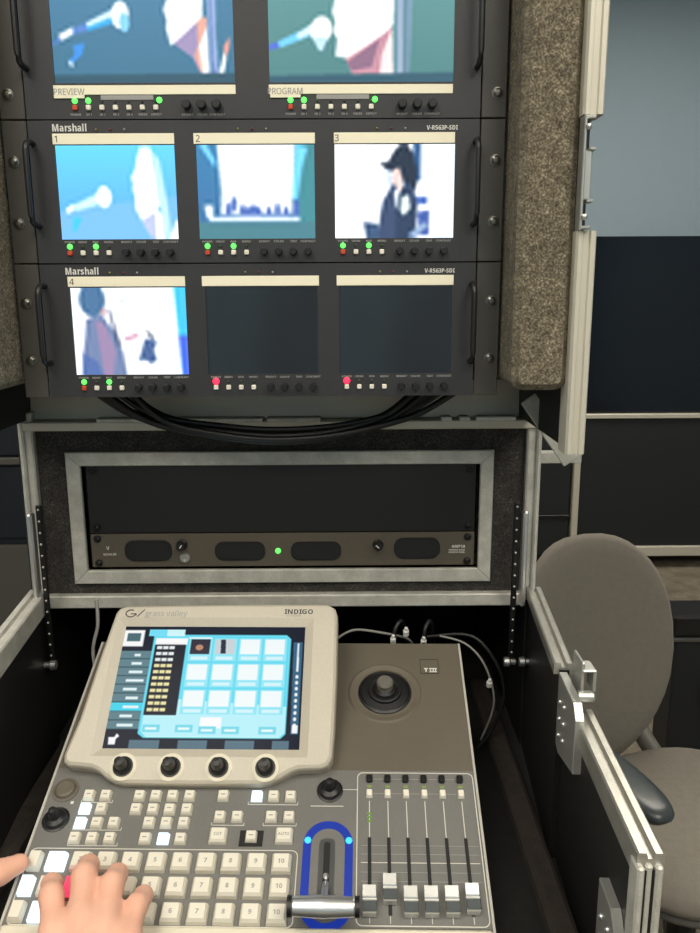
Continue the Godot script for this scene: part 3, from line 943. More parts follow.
func rack_gear() -> void:
	var U := 0.04445
	# --- triple monitors
	var rows := [
		[3 * U, "three-screen rack monitor in the middle, all three screens lit", [["screen_one", -0.192, -0.0772], ["screen_two", -0.0565, 0.0574], ["screen_three", 0.077, 0.1933]], 0.0232, 0.1105, ["1", "2", "3"], 0.0],
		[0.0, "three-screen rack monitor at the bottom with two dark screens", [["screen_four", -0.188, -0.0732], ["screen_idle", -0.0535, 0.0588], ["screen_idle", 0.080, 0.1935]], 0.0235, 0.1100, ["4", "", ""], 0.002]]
	for r in rows:
		var t := monitor_unit("rack_monitor", r[1], r[0], 3)
		var holes := []
		for s in r[2]: holes.append([s[1], s[2], r[3], r[4]])
		pl(t, "front_panel", plate_with_holes(-0.2165, 0.2165, 0.0006, 3 * U - 0.0006, holes, -0.003, 0.0), M.panel_black)
		for k in 3:
			var s = r[2][k]
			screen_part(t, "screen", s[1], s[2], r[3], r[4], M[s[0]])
			var cxx: float = (s[1] + s[2]) / 2
			if s[0] != "screen_idle": spot(t, Vector3(cxx, 0.067, 0.004), C8(170, 215, 255), 0.012)
			var x0: float = s[1]
			# paper strip above the screen
			var strip := pl(t, "label_strip", cb(Vector3(0.1165, 0.0098, 0.0008), 0.0002, Vector3(cxx - 0.0005, 0.1160, 0.0004)), M.tape)
			if r[5][k]: letters(strip, r[5][k], 0.006, M.print_dark, Vector3(x0 + 0.0025, 0.1160, 0.0009), Basis.IDENTITY, false, false, 1.0, 400, "number")
			# status lamps above the strip
			for j in 3: led_part(t, Vector3(x0 + 0.041 + j * 0.0135, 0.1245, 0.0), [M.led_dim_yellow, M.led_dim_red, M.print_grey][j], 0.0011)
			# lamps and buttons below the screen
			var lx := x0 + 0.0075
			for j in 4:
				var px := lx + j * 0.0128
				letters(t, ["POWER", "VIDEO", "RGB", "MENU"][j], 0.0019, M.print_grey, Vector3(px, 0.0206, 0.0002), Basis.IDENTITY, false, false, 1.1, 700, "caption")
				var lit: Material = M.led_dim
				if s[0] == "screen_idle": lit = M.led_red if j == 0 else M.led_dim
				elif j == 0 or j == 2: lit = M.led_green
				led_part(t, Vector3(px, 0.0163, 0.0), lit, 0.0012 if lit == M.led_dim else (0.0036 if lit == M.led_red else 0.0028))  # lit ones drawn wider, their bloom put into the size
				button_part(t, Vector3(px, 0.0102, 0.0), M.button_orange if j == 0 and s[0] != "screen_idle" else M.button_white, 0.0046)
			for j in 4:
				var px2 := x0 + 0.0635 + j * 0.0144
				letters(t, ["BRIGHT", "COLOR", "TINT", "CONTRAST"][j], 0.0019, M.print_grey, Vector3(px2, 0.0206, 0.0002), Basis.IDENTITY, false, false, 1.1, 700, "caption")
				trim_knob(t, Vector3(px2, 0.0108, 0.0), 0.0035, 0.009)
		letters(t, "Marshall", 0.0066, M.print_white, Vector3(-0.1935 + r[6], 0.1262, 0.0002), Basis.IDENTITY, true, false, 0.86, 800)
		letters(t, "V-R563P-SDI", 0.0040, M.print_white, Vector3(0.1805, 0.1252, 0.0002), Basis.IDENTITY, false, false, 0.92, 800)
	# --- twin monitor above
	var t := monitor_unit("rack_monitor", "large two-screen rack monitor at the top, strips marked preview and program", 6 * U, 4)
	var z := 6 * U
	pl(t, "front_panel", plate_with_holes(-0.2165, 0.2165, 0.0006, 4 * U - 0.0006, [[-0.1873, -0.0168, 0.0325, 0.164], [0.016, 0.1902, 0.0325, 0.164]], -0.003, 0.0), M.panel_black)
	screen_part(t, "screen", -0.1873, -0.0168, 0.0325, 0.164, M.screen_preview)
	screen_part(t, "screen", 0.016, 0.1902, 0.0325, 0.164, M.screen_program)
	spot(t, Vector3(-0.1, 0.1, 0.004), C8(150, 200, 235), 0.02)
	spot(t, Vector3(0.1, 0.1, 0.004), C8(180, 220, 230), 0.02)
	for k in 2:
		var x0 := -0.1886 if k == 0 else 0.0163
		var strip := pl(t, "label_strip", cb(Vector3(0.172 if k == 0 else 0.1747, 0.0083, 0.0008), 0.0002, Vector3(x0 + 0.0862, 0.0262, 0.0004)), M.tape)
		pl(strip, "name_tag", cb(Vector3(0.029, 0.0115, 0.0008), 0.0002, Vector3(x0 + 0.0145, 0.0245, 0.0010)), M.tape)
		letters(strip, ["PREVIEW", "PROGRAM"][k], 0.0055, M.print_grey, Vector3(x0 + 0.0145, 0.0245, 0.0016), Basis.IDENTITY, false, false, 0.95, 400, "word")
		pl(t, "label_strip", cb(Vector3(0.050, 0.0042, 0.0006), 0.0002, Vector3(x0 + 0.069, 0.0195, 0.0003)), M.print_grey)
		for j in 7:
			var px := x0 + 0.0192 + j * 0.0128
			button_part(t, Vector3(px, 0.0105, 0.0), M.button_orange if j == 0 else M.button_white, 0.0046)
			if j < 2: led_part(t, Vector3(px, 0.0168, 0.0), M.led_green, 0.0028)
			else: led_part(t, Vector3(px, 0.0158, 0.0), M.led_dim, 0.001)
			letters(t, ["POWER", "IN 1", "IN 2", "IN 3", "IN 4", "VIDEO", "ASPECT"][j], 0.0019, M.print_grey, Vector3(px, 0.0045, 0.0002), Basis.IDENTITY, false, false, 1.1, 700, "caption")
		led_part(t, Vector3(x0 + 0.0995, 0.0172, 0.0), M.led_green, 0.0028)
		for j in 3:
			trim_knob(t, Vector3(x0 + 0.1255 + j * 0.0143, 0.0125, 0.0), 0.0043, 0.009)
			letters(t, ["BRIGHT", "COLOR", "CONTRAST"][j], 0.0019, M.print_grey, Vector3(x0 + 0.1255 + j * 0.0143, 0.0042, 0.0002), Basis.IDENTITY, false, false, 1.1, 700, "caption")
	# --- blank panel and speaker panel in the lower rack
	var bp := thing("blank_rack_panel", "plain black blank panel above the speaker panel in the lower rack", "rack panel", W(-0.0801, -0.3377 + U, -0.9639))
	pl(bp, "plate", cb(Vector3(0.4826, 2 * U - 0.001, 0.003), 0.0006, Vector3(0, U, -0.0035)), M.blank_panel)
	for s in [-1, 1]:
		for y in [0.008, 2 * U - 0.008]: screw_part(bp, s * 0.2325, y, M.screw_black, 0.0034)
	var ap := thing("speaker_panel", "grey-brown rack audio monitor with four oval grilles and a green lamp", "audio monitor", W(-0.0801, -0.3377, -0.9639))
	pl(ap, "face_plate", cb(Vector3(0.4826, U - 0.001, 0.003), 0.0006, Vector3(0, U / 2, -0.0025)), M.amp_face)
	pl(ap, "chassis", cb(Vector3(0.43, U - 0.004, 0.2), 0.001, Vector3(0, U / 2, -0.105)), M.gap_black)
	for o in [[-0.1695, 0.0222, 0.0295, 0.0135], [-0.0542, 0.0210, 0.0315, 0.0122], [0.0416, 0.0205, 0.0315, 0.0122], [0.169, 0.0232, 0.029, 0.0138]]:
		var b := B.new()
		var P := B.rrect(o[0] - o[2], o[1] - o[3], o[0] + o[2], o[1] + o[3], o[3] * 0.85, 6)
		b.prism(B.inset(P, 0.001), -0.001, -0.0002)
		var g := pl(ap, "grille", b, M.grille)
		b = B.new()
		b.ring(P, B.inset(P, 0.0012), -0.001, 0.0006)
		pl(g, "rim", b, M.plastic_black)
	led_part(ap, Vector3(-0.0063, 0.0208, -0.001), M.led_green, 0.0036)
	for k in [[-0.1268, 0.030, -0.6], [0.1198, 0.0285, 0.8]]:
		var b := B.new()
		b.lathe([Vector2(0.0068, 0), Vector2(0.0068, 0.003), Vector2(0.0056, 0.004), Vector2(0.005, 0.013), Vector2(0, 0.0135)], 14)
		var kn := pl(ap, "knob", b, M.plastic_black, Vector3(k[0], k[1], -0.001), Basis(Vector3.RIGHT, PI / 2))
		pl(kn, "pointer", cb(Vector3(0.0012, 0.001, 0.005), 0.0, Vector3(0, 0.0138, -0.0015)), M.print_white, Vector3.ZERO, Basis(Vector3.UP, k[2]))
	var jb := B.new()
	jb.lathe([Vector2(0.0065, 0), Vector2(0.0065, 0.002), Vector2(0.005, 0.004), Vector2(0.003, 0.004), Vector2(0.003, 0.001), Vector2(0, 0.001)], 14)
	pl(ap, "headphone_jack", jb, M.zinc, Vector3(-0.1238, 0.0125, -0.001), Basis(Vector3.RIGHT, PI / 2))
	for s in [-1, 1]:
		for y in [0.0381, 0.00635]: screw_part(ap, s * 0.2325, y, M.screw_black, 0.0036)
	letters(ap, "v", 0.006, M.print_white, Vector3(-0.2205, 0.0265, -0.0008))
	letters(ap, "WOHLER", 0.0030, M.print_white, Vector3(-0.2185, 0.0175, -0.0008))
	letters(ap, "AMP1A", 0.0036, M.print_white, Vector3(0.2215, 0.0252, -0.0008), Basis.IDENTITY, false, false, 1.0, 700)
	letters(ap, "POWERED AUDIO", 0.0018, M.print_white, Vector3(0.2195, 0.0205, -0.0008), Basis.IDENTITY, false, false, 1.0, 700)
	letters(ap, "MONITOR PANEL", 0.0018, M.print_white, Vector3(0.2195, 0.0174, -0.0008), Basis.IDENTITY, false, false, 1.0, 700)

# ------------------------------------------------------------------ the video mixer
# local axes: x across the desk, y up from its face, z towards the operator; K() takes millimetres (across, up the slope, height)
func K(s: float, t: float, h: float) -> Vector3: return Vector3(s, h, -t) / 1000.0

const FLAT := Basis(Vector3(1, 0, 0), Vector3(0, 0, -1), Vector3(0, 1, 0))       # puts a picture plane (x, y) flat on the desk

func mixer_basis() -> Basis:
	var ex := Vector3(0.99961539, 0.0, 0.02773208)
	var ey := Vector3(0.02562792, 0.38208902, -0.9237701)
	return Basis(ex, Vector3(-0.01059612, 0.92412552, 0.38194206), -ey).orthonormalized()

func key_mesh(w: float, d: float, h: float) -> ArrayMesh:
	var b := B.new()
	var a := [K(-w / 2, -d / 2, 0), K(w / 2, -d / 2, 0), K(w / 2, d / 2, 0), K(-w / 2, d / 2, 0)]
	var m := [K(-w / 2 + 0.5, -d / 2 + 0.5, h * 0.6), K(w / 2 - 0.5, -d / 2 + 0.5, h * 0.6), K(w / 2 - 0.5, d / 2 - 0.5, h * 0.6), K(-w / 2 + 0.5, d / 2 - 0.5, h * 0.6)]
	var i := 0.13 * w
	var c := [K(-w / 2 + i, -d / 2 + i, h), K(w / 2 - i, -d / 2 + i, h), K(w / 2 - i, d / 2 - i * 0.6, h), K(-w / 2 + i, d / 2 - i * 0.6, h)]
	for k in 4:
		var j := (k + 1) % 4
		b.quad(a[k], a[j], m[j], m[k])
		b.quad(m[k], m[j], c[j], c[k])
	b.quad(c[0], c[1], c[2], c[3])
	return b.mesh()

func outline(parent: Node3D, called: String, poly: PackedVector2Array, w: float, m: Material, h := 0.3) -> MeshInstance3D:      # millimetres on the desk
	var b := B.new()
	var q := B.inset(poly, w)
	var a1 := PackedVector2Array()
	var a2 := PackedVector2Array()
	for i in poly.size():
		a1.append(poly[i] / 1000.0)
		a2.append(q[i] / 1000.0)
	b.ring(a1, a2, -0.0002, h / 1000.0)
	return pl(parent, called, b, m, Vector3.ZERO, FLAT)

func bar_on(parent: Node3D, called: String, s0: float, t0: float, s1: float, t1: float, m: Material, h := 0.25) -> MeshInstance3D:
	return pl(parent, called, cb(Vector3(absf(s1 - s0), h, absf(t1 - t0)) / 1000.0, 0.0, K((s0 + s1) / 2, (t0 + t1) / 2, h / 2)), m)

func mixer() -> void:
	var t := thing("video_mixer", "grey video mixer desk with cream keys, faders and a raised touch display", "video mixer", W(-0.31167884, -0.54966696, -0.60813065), mixer_basis())
	var b: B
	# body: sloping top, level underside
	b = B.new()
	var side := PackedVector2Array([Vector2(-8, -33), Vector2(345, -33 - 353 * 0.4134), Vector2(345, -6), Vector2(340, 0), Vector2(-8, 0)])
	for i in side.size(): side[i] /= 1000.0
	b.xf = Transform3D(Basis(Vector3(0, 0, -1), Vector3(0, 1, 0), Vector3(1, 0, 0)), Vector3(0.0025, 0, 0))
	b.prism(side, 0, 0.436)
	pl(t, "body", b, M.mixer_grey)
	for s in [0.0, 438.5]:
		b = B.new()
		b.xf = Transform3D(Basis(Vector3(0, 0, -1), Vector3(0, 1, 0), Vector3(1, 0, 0)), Vector3(s / 1000.0, 0.0006, 0))
		b.prism(side, 0, 0.0025, 0.0004)
		pl(t, "side_cheek", b, M.aluminium_matt)
	pl(t, "control_panel", cb(Vector3(0.4355, 0.0012, 0.158), 0.0003, K(220.5, 84, 0)), M.mixer_panel)
	pl(t, "front_lip", cb(Vector3(0.4355, 0.006, 0.012), 0.002, K(220.5, -2, 0)), M.cream)
	var H := 0.8
	outline(t, "key_frame", B.rrect(5, 4, 262, 75.5, 6), 0.8, M.line_white, H)
	outline(t, "fader_frame", B.rrect(317.5, 6.5, 437, 160.5, 6), 0.9, M.line_white, H)
	# --- keys
	var big := key_mesh(18.6, 17.2, 8.5)
	var small := key_mesh(11.6, 10.6, 5.5)
	var wide := key_mesh(17.4, 15.0, 6.5)
	var slim := key_mesh(12.5, 17.2, 8.5)
	for r in 3:
		var ty: float = [60.5, 37.2, 14.0][r]
		pm(t, "key", slim, M.key_lit if r == 1 else M.key_cream, K(13.7, ty, 0.5))
		for k in 10:
			var s := 34.0 + k * 23.7
			var m: Material = M.key_cream
			if (r == 0 and k == 0) or (r == 2 and k == 0): m = M.key_lit
			if r == 1 and k == 1: m = M.key_red
			var ky := pm(t, "key", big, m, K(s, ty, 0.5))
			if m == M.key_cream: letters(ky, str(k + 1), 0.0042, M.print_grey, Vector3(0, 0.0086, 0), FLAT, false, false, 1.0, 700, "number")
	var lit := [[45.0, 115.4], [44.8, 100.2], [130.3, 84.7], [216.0, 130.8]]
	for p in [[45.3, 130], [62.3, 130], [45, 115.4], [61.6, 115.4], [44.8, 100.2], [61.3, 100.2], [78.2, 100.5], [44, 84.5], [61, 84.5], [78.2, 84.5],
		[96.8, 130], [113.4, 130.2], [130.4, 130.4], [147.8, 130.4], [96.5, 115.4], [113.5, 115.4], [130.4, 115.4], [147.6, 115.6], [112.8, 101], [130.0, 101], [147.2, 101.2], [112.7, 84.6], [130.3, 84.7], [147.2, 84.7],
		[182, 130.8], [216, 130.8], [233.1, 130.8], [250.3, 130.8], [181.8, 108.1], [199.1, 108.1], [232.8, 108.5], [250.5, 108.5], [215.5, 87.6]]:
		var on := false
		for q in lit: on = on or (absf(q[0] - p[0]) < 1 and absf(q[1] - p[1]) < 1)
		if p[0] == 215.5:
			pl(t, "key_well", cb(Vector3(0.023, 0.0014, 0.0165), 0.0004, K(215.5, 87, 0.4)), M.slot_black)
		var sk := pm(t, "key", small, M.key_lit if on else M.key_cream, K(p[0], p[1], 0.5))
		if not on: pl(sk, "mark", cb(Vector3(0.0042, 0.0001, 0.0011), 0.0, Vector3(0, 0.0056, 0)), M.print_grey)
	for p in [[183.3, 88.0, "CUT"], [247.3, 88.6, "AUTO"]]:
		var wk := pm(t, "key", wide, M.key_cream, K(p[0], p[1], 0.5))
		letters(wk, p[2], 0.003, M.print_grey, Vector3(0, 0.0066, 0), FLAT, false, false, 1.0, 700, "word")
	# white brackets printed under key groups
	for g in [[38.5, 70, 123.5], [38.5, 86.5, 94], [38.5, 86.5, 78], [208, 258, 122.8], [174.5, 206.5, 100.3], [225.5, 258, 100.3]]:
		b = B.new()
		b.box(K((g[0] + g[1]) / 2, g[2], 0.75), Vector3(g[1] - g[0], 0.3, 0.6) / 1000.0, 0.0)
		b.box(K(g[0], g[2] + 1.4, 0.75), Vector3(0.6, 0.3, 3.0) / 1000.0, 0.0)
		b.box(K(g[1], g[2] + 1.4, 0.75), Vector3(0.6, 0.3, 3.0) / 1000.0, 0.0)
		pl(t, "bracket_print", b, M.line_white)
	# --- knobs on the desk
	b = B.new()
	b.lathe([Vector2(0.0135, 0), Vector2(0.0135, 0.0008), Vector2(0.011, 0.0012), Vector2(0.0095, 0.004), Vector2(0.0075, 0.005), Vector2(0, 0.0045)], 18)
	pl(t, "flat_knob", b, M.mixer_grey, K(18.5, 137, 0.6))
	b = B.new()
	b.lathe([Vector2(0.0135, 0), Vector2(0.0135, 0.0006), Vector2(0.0115, 0.0012), Vector2(0.0095, 0.004), Vector2(0.0055, 0.006), Vector2(0.0045, 0.015), Vector2(0.0035, 0.0175), Vector2(0, 0.018)], 18)
	var pot := b.mesh()
	pm(t, "knob", pot, M.plastic_black, K(18.8, 104.6, 0.6))
	pl(t, "marker", cb(Vector3(0.003, 0.001, 0.003), 0.0003, K(29.5, 123, 0.9)), M.print_white)
	pm(t, "knob", pot, M.plastic_black, K(289.8, 139, 0.6))
	bar_on(t, "caption_line", 271, 121.4, 304, 122.2, M.line_white, 0.9)
	bar_on(t, "caption_line", 303, 140.2, 317.5, 140.8, M.line_white, 0.9)
	# --- joystick
	b = B.new()
	b.lathe([Vector2(0.0305, 0), Vector2(0.0305, 0.0015), Vector2(0.028, 0.0032), Vector2(0.0265, 0.0015), Vector2(0.019, 0.003), Vector2(0.0185, 0.006), Vector2(0.0165, 0.0065), Vector2(0.0135, 0.006), Vector2(0.013, 0.009), Vector2(0.0095, 0.012)], 28)
	var js := pl(t, "joystick", b, M.plastic_black, K(348, 265, 0.1))
	b = B.new()
	b.lathe([Vector2(0.0100, 0.010), Vector2(0.0085, 0.015), Vector2(0.0095, 0.0165), Vector2(0.0095, 0.0185), Vector2(0.0075, 0.0205), Vector2(0, 0.021)], 20)
	pl(js, "cap", b, M.chair_plastic)
	b = B.new()
	b.lathe([Vector2(0.0425, 0), Vector2(0.0405, 0.0016), Vector2(0.039, 0.0016), Vector2(0.034, 0.0003), Vector2(0.031, 0.0003)], 36)
	pl(t, "joystick_surround", b, M.mixer_grey, K(348, 265, 0))
	outline(t, "badge_frame", B.rrect(390.5, 293, 412.5, 315, 1), 0.5, M.gap_black, 0.3)
	for p in [[395, 300, 399.5, 301.5], [396.5, 296, 398, 301], [401, 300, 410, 301.5], [402, 296, 403.2, 301], [405.2, 296, 406.4, 301], [408, 296, 409.2, 301], [401, 295.5, 410, 296.5]]:
		bar_on(t, "badge_print", p[0], p[1], p[2], p[3], M.print_white, 0.3)
	# --- lever in its blue ring
	outline(t, "led_ring", B.rrect(266.4, 1, 314.2, 105.5, 23.6, 10), 7.6, M.led_blue_ring, 1.1)
	for s in [270.6, 310.2]: led_part(t, K(s, 85.5, 1.0), M.led_blue_spot, 0.0034)
	t.get_child(t.get_child_count() - 1).basis = Basis.IDENTITY
	t.get_child(t.get_child_count() - 2).basis = Basis.IDENTITY
	b = B.new()
	var sp := B.rrect(0.2818, 0.018, 0.2972, 0.0875, 0.005, 4)
	b.prism(sp, 0, 0.0009)
	var sl := pl(t, "lever_slot", b, M.steel_dark, Vector3.ZERO, FLAT)
	b = B.new()
	b.prism(B.rrect(0.2865, 0.03, 0.2925, 0.084, 0.0028, 4), 0.0003, 0.0012)
	pl(sl, "slot", b, M.slot_black)
	b = B.new()
	b.xf = Transform3D(Basis(Vector3.FORWARD, PI / 2), K(290, 8.5, 30))
	b.lathe([Vector2(0, -0.0275), Vector2(0.0075, -0.0275), Vector2(0.008, -0.026), Vector2(0.0092, -0.004), Vector2(0.0094, 0), Vector2(0.0092, 0.004), Vector2(0.008, 0.026), Vector2(0.0075, 0.0275), Vector2(0, 0.0275)], 22)
	var lv := pl(t, "lever_handle", b, M.chrome)
	for s in [-1, 1]:
		b = B.new()
		b.xf = Transform3D(Basis(Vector3.FORWARD, PI / 2), K(290 + s * 29.4, 8.5, 30))
		b.lathe([Vector2(0, -0.002), Vector2(0.0088, -0.002), Vector2(0.0088, 0.002), Vector2(0, 0.002)], 18)
		pl(lv, "end_cap", b, M.plastic_black)
	b = B.new()
	b.tube([K(289.5, 44, 0), K(289.6, 30, 13), K(289.8, 14, 26), K(290, 9, 30)], 0.0032, 10)
	pl(lv, "arm", b, M.chrome)
	for p in [50.0, 34.0]: pl(lv, "pin", cb(Vector3(0.005, 0.004, 0.006), 0.0015, K(289.5, p, 2.5)), M.chrome)
	# --- faders
	b = B.new()
	var cap_prof := PackedVector2Array([Vector2(-12, 1), Vector2(12, 1), Vector2(12, 9), Vector2(11, 12.5), Vector2(2.2, 10), Vector2(0.8, 8.8), Vector2(-0.8, 8.8), Vector2(-2.2, 9.6), Vector2(-11, 10.5), Vector2(-12, 8)])
	for i in cap_prof.size(): cap_prof[i] /= 1000.0
	var capm := B.new()
	capm.xf = Transform3D(Basis(Vector3(0, 0, -1), Vector3(0, 1, 0), Vector3(1, 0, 0)), Vector3(-0.0063, 0, 0))
	capm.prism(cap_prof, 0, 0.0126, 0.0006)
	var cap_mesh := capm.mesh()
	var caps := [26.0, 36.8, 25.6, 25.8, 26.2, 28.6]
	for k in 6:
		var s := 330.1 + k * 18.55
		bar_on(t, "fader_slot", s - 1.7, 16, s + 1.7, 89, M.slot_black, 1.0)
		bar_on(t, "fader_scale_line", s - 0.4, 90, s + 0.4, 128, M.line_white, 0.8)
		bar_on(t, "fader_scale_line", s - 0.3, 9, s + 0.3, 15, M.line_white, 0.8)
		pl(t, "button", cb(Vector3(0.0062, 0.006, 0.0075), 0.001, K(s, 152, 2.6)), M.plastic_black)
		bar_on(t, "caption_line", s - 2.2, 143, s + 2.2, 145.4, M.print_green, 0.8)
		pm(t, "button", key_mesh(6.6, 8.2, 3.5), M.button_white, K(s, 135.5, 0.5))
		if k == 0:
			for j in 3: bar_on(t, "level_lamp", s - 2.4, 105 + j * 4, s + 2.4, 107.4 + j * 4, M.led_green_soft, 0.9)
		var fc := pm(t, "fader_cap", cap_mesh, M.fader_silver, K(s, caps[k], 0.6))
		pl(fc, "grip", cb(Vector3(0.0127, 0.0035, 0.0095), 0.0006, K(0, -6.6, 9.1)), M.fader_dark)
		pl(fc, "mark_line", cb(Vector3(0.0127, 0.0008, 0.0009), 0.0, K(0, 0, 8.9)), M.print_white)
	for y in [81, 72.5, 64, 55, 46.5]: bar_on(t, "scale_line", 322, y, 434, y + (0.7 if y == 64 else 0.35), M.line_white if y == 64 else M.print_grey, 0.75)
	for y in [152.5, 136]: bar_on(t, "scale_line", 334, y, 418, y + 0.5, M.print_grey, 0.75)
	# --- raised display
	var th := deg_to_rad(18.13)
	var rot := Basis(Vector3.RIGHT, th)
	var at := K(153.4, 173.7, 18.8)
	var outer := PackedVector2Array()
	for p in [[-118, 155], [-125.5, 100], [-133.5, 30], [-141.5, -8], [-140, -15], [-134.5, -19], [-120, -20], [-110, -21], [-102, -24], [-94, -30], [-84, -35], [-74, -36.5], [0, -37], [66, -36.2], [76, -34.5], [86, -30], [96, -24], [104, -20.8], [114, -20.5], [127, -20], [134.5, -17], [138.5, -9], [140, 20], [141, 80], [140.5, 152], [137.5, 162], [129, 167.5], [0, 166.5], [-106, 164.5], [-114, 161.5]]:
		outer.append(Vector2(p[0], p[1]) / 1000.0)
	var hole := PackedVector2Array([Vector2(-103.5, 0), Vector2(103.5, 0), Vector2(103.5, 139.3), Vector2(-103.5, 139.3)])
	for i in 4: hole[i] /= 1000.0
	b = B.new()
	# wall of the slab with a rounded upper edge
	var steps := [[0.0, -0.020], [0.0, 0.001], [0.0012, 0.004], [0.004, 0.006]]
	for q in steps.size() - 1:
		var a1 := B.inset(outer, steps[q][0])
		var a2 := B.inset(outer, steps[q + 1][0])
		for i in outer.size():
			var j := (i + 1) % outer.size()
			b.quad(Vector3(a1[i].x, a1[i].y, steps[q][1]), Vector3(a1[j].x, a1[j].y, steps[q][1]), Vector3(a2[j].x, a2[j].y, steps[q + 1][1]), Vector3(a2[i].x, a2[i].y, steps[q + 1][1]))
	var top := B.inset(outer, 0.004)
	var rim := B.inset(hole, -0.0095)
	for half in [PackedVector2Array([Vector2(-1, -1), Vector2(0, -1), Vector2(0, 1), Vector2(-1, 1)]), PackedVector2Array([Vector2(0, -1), Vector2(1, -1), Vector2(1, 1), Vector2(0, 1)])]:
		for piece in Geometry2D.intersect_polygons(top, half):
			for c in Geometry2D.clip_polygons(piece, rim): b.cap(c, 0.006, true)
	b.cap(outer, -0.020, false)
	for i in 4:
		var j := (i + 1) % 4
		b.quad(Vector3(hole[i].x, hole[i].y, 0.001), Vector3(hole[j].x, hole[j].y, 0.001), Vector3(rim[j].x, rim[j].y, 0.006), Vector3(rim[i].x, rim[i].y, 0.006))
	var dz := pl(t, "display_bezel", b, M.bezel_beige, at, rot * FLAT)
	var sb := B.new()
	sb.quad_uv(Vector3(hole[0].x, hole[0].y, 0.0012), Vector3(hole[1].x, hole[1].y, 0.0012), Vector3(hole[2].x, hole[2].y, 0.0012), Vector3(hole[3].x, hole[3].y, 0.0012))
	sb.box(Vector3(0, 0.06965, -0.003), Vector3(0.2075, 0.14, 0.008), 0.0)
	pl(dz, "touch_screen", sb, M.screen_touch)
	var sl2 := SpotLight3D.new()
	sl2.name = "screen_light"
	sl2.light_color = C8(150, 230, 255)
	sl2.light_energy = 0.02
	sl2.spot_angle = 75
	sl2.spot_range = 12
	sl2.light_size = 0.03
	sl2.shadow_enabled = true
	sl2.position = Vector3(0, 0.07, 0.008)
	sl2.rotation.y = PI
	dz.add_child(sl2)
	b = B.new()
	b.lathe([Vector2(0.0105, 0), Vector2(0.0105, 0.0006), Vector2(0.0085, 0.001), Vector2(0.0082, 0.0055), Vector2(0.0062, 0.0075), Vector2(0.0052, 0.016), Vector2(0.0045, 0.0195), Vector2(0, 0.0205)], 18)
	var kmesh := b.mesh()
	b = B.new()
	b.lathe([Vector2(0.0145, 0), Vector2(0.0138, 0.0006), Vector2(0.0105, 0.0006)], 22)
	var dish := b.mesh()
	for s in [-76.6, -27.3, 22.0, 70.2]:
		var kn := pm(dz, "display_knob", kmesh, M.plastic_black, Vector3(s, -20.0, 6.0) / 1000.0, Basis(Vector3.RIGHT, PI / 2))
		pm(dz, "knob_dish", dish, M.cream, Vector3(s, -20.0, 6.0) / 1000.0, Basis(Vector3.RIGHT, PI / 2))
	letters(dz, "grass valley", 0.0068, M.print_grey, Vector3(-0.083, 0.1535, 0.0062), Basis.IDENTITY, true)
	b = B.new()
	var arc := []
	for k in 12:
		var a := deg_to_rad(60 + 300.0 * k / 11)
		arc.append(Vector3(-0.0995 + cos(a) * 0.0058, 0.1535 + sin(a) * 0.0045, 0.006))
	b.tube(arc, 0.0007, 5)
	b.tube([Vector3(-0.0995, 0.153, 0.006), Vector3(-0.0935, 0.153, 0.006), Vector3(-0.0915, 0.1495, 0.006), Vector3(-0.084, 0.1585, 0.006)], 0.0007, 5)
	pl(dz, "emblem", b, M.print_dark)
	letters(dz, "INDIGO", 0.0058, M.print_dark, Vector3(0.0955, 0.1565, 0.0062), Basis.IDENTITY, false, false, 1.1, 700)
	letters(dz, "AV MIXER", 0.0028, M.print_grey, Vector3(0.0895, 0.1515, 0.0062))
	# wedge that carries the display
	b = B.new()
	var wed := PackedVector2Array([Vector2(150, 0), Vector2(332, 0), Vector2(325, 48), Vector2(150, -4)])
	for i in 4: wed[i] /= 1000.0
	b.xf = Transform3D(Basis(Vector3(0, 0, -1), Vector3(0, 1, 0), Vector3(1, 0, 0)), Vector3(0.045, 0, 0))
	b.prism(wed, 0, 0.22)
	pl(t, "display_mount", b, M.mixer_grey)

# ------------------------------------------------------------------ cables
func smooth_path(p: Array, n := 6) -> Array:
	var q := []
	for i in p.size() - 1:
		var a: Vector3 = p[maxi(i - 1, 0)]
		var b: Vector3 = p[i]
		var c: Vector3 = p[i + 1]
		var d: Vector3 = p[mini(i + 2, p.size() - 1)]
		for k in n: q.append(b.cubic_interpolate(c, a, d, float(k) / n))
	q.append(p[p.size() - 1])
	return q

func cable(label: String, pts: Array, r: float, m: Material, group: String) -> void:
	var t := thing("cable", label, "cable", pts[0], Basis.IDENTITY, group)
	var b := B.new()
	b.tube(smooth_path(pts), r, 8)
	pw(t, "sheath", b, m)

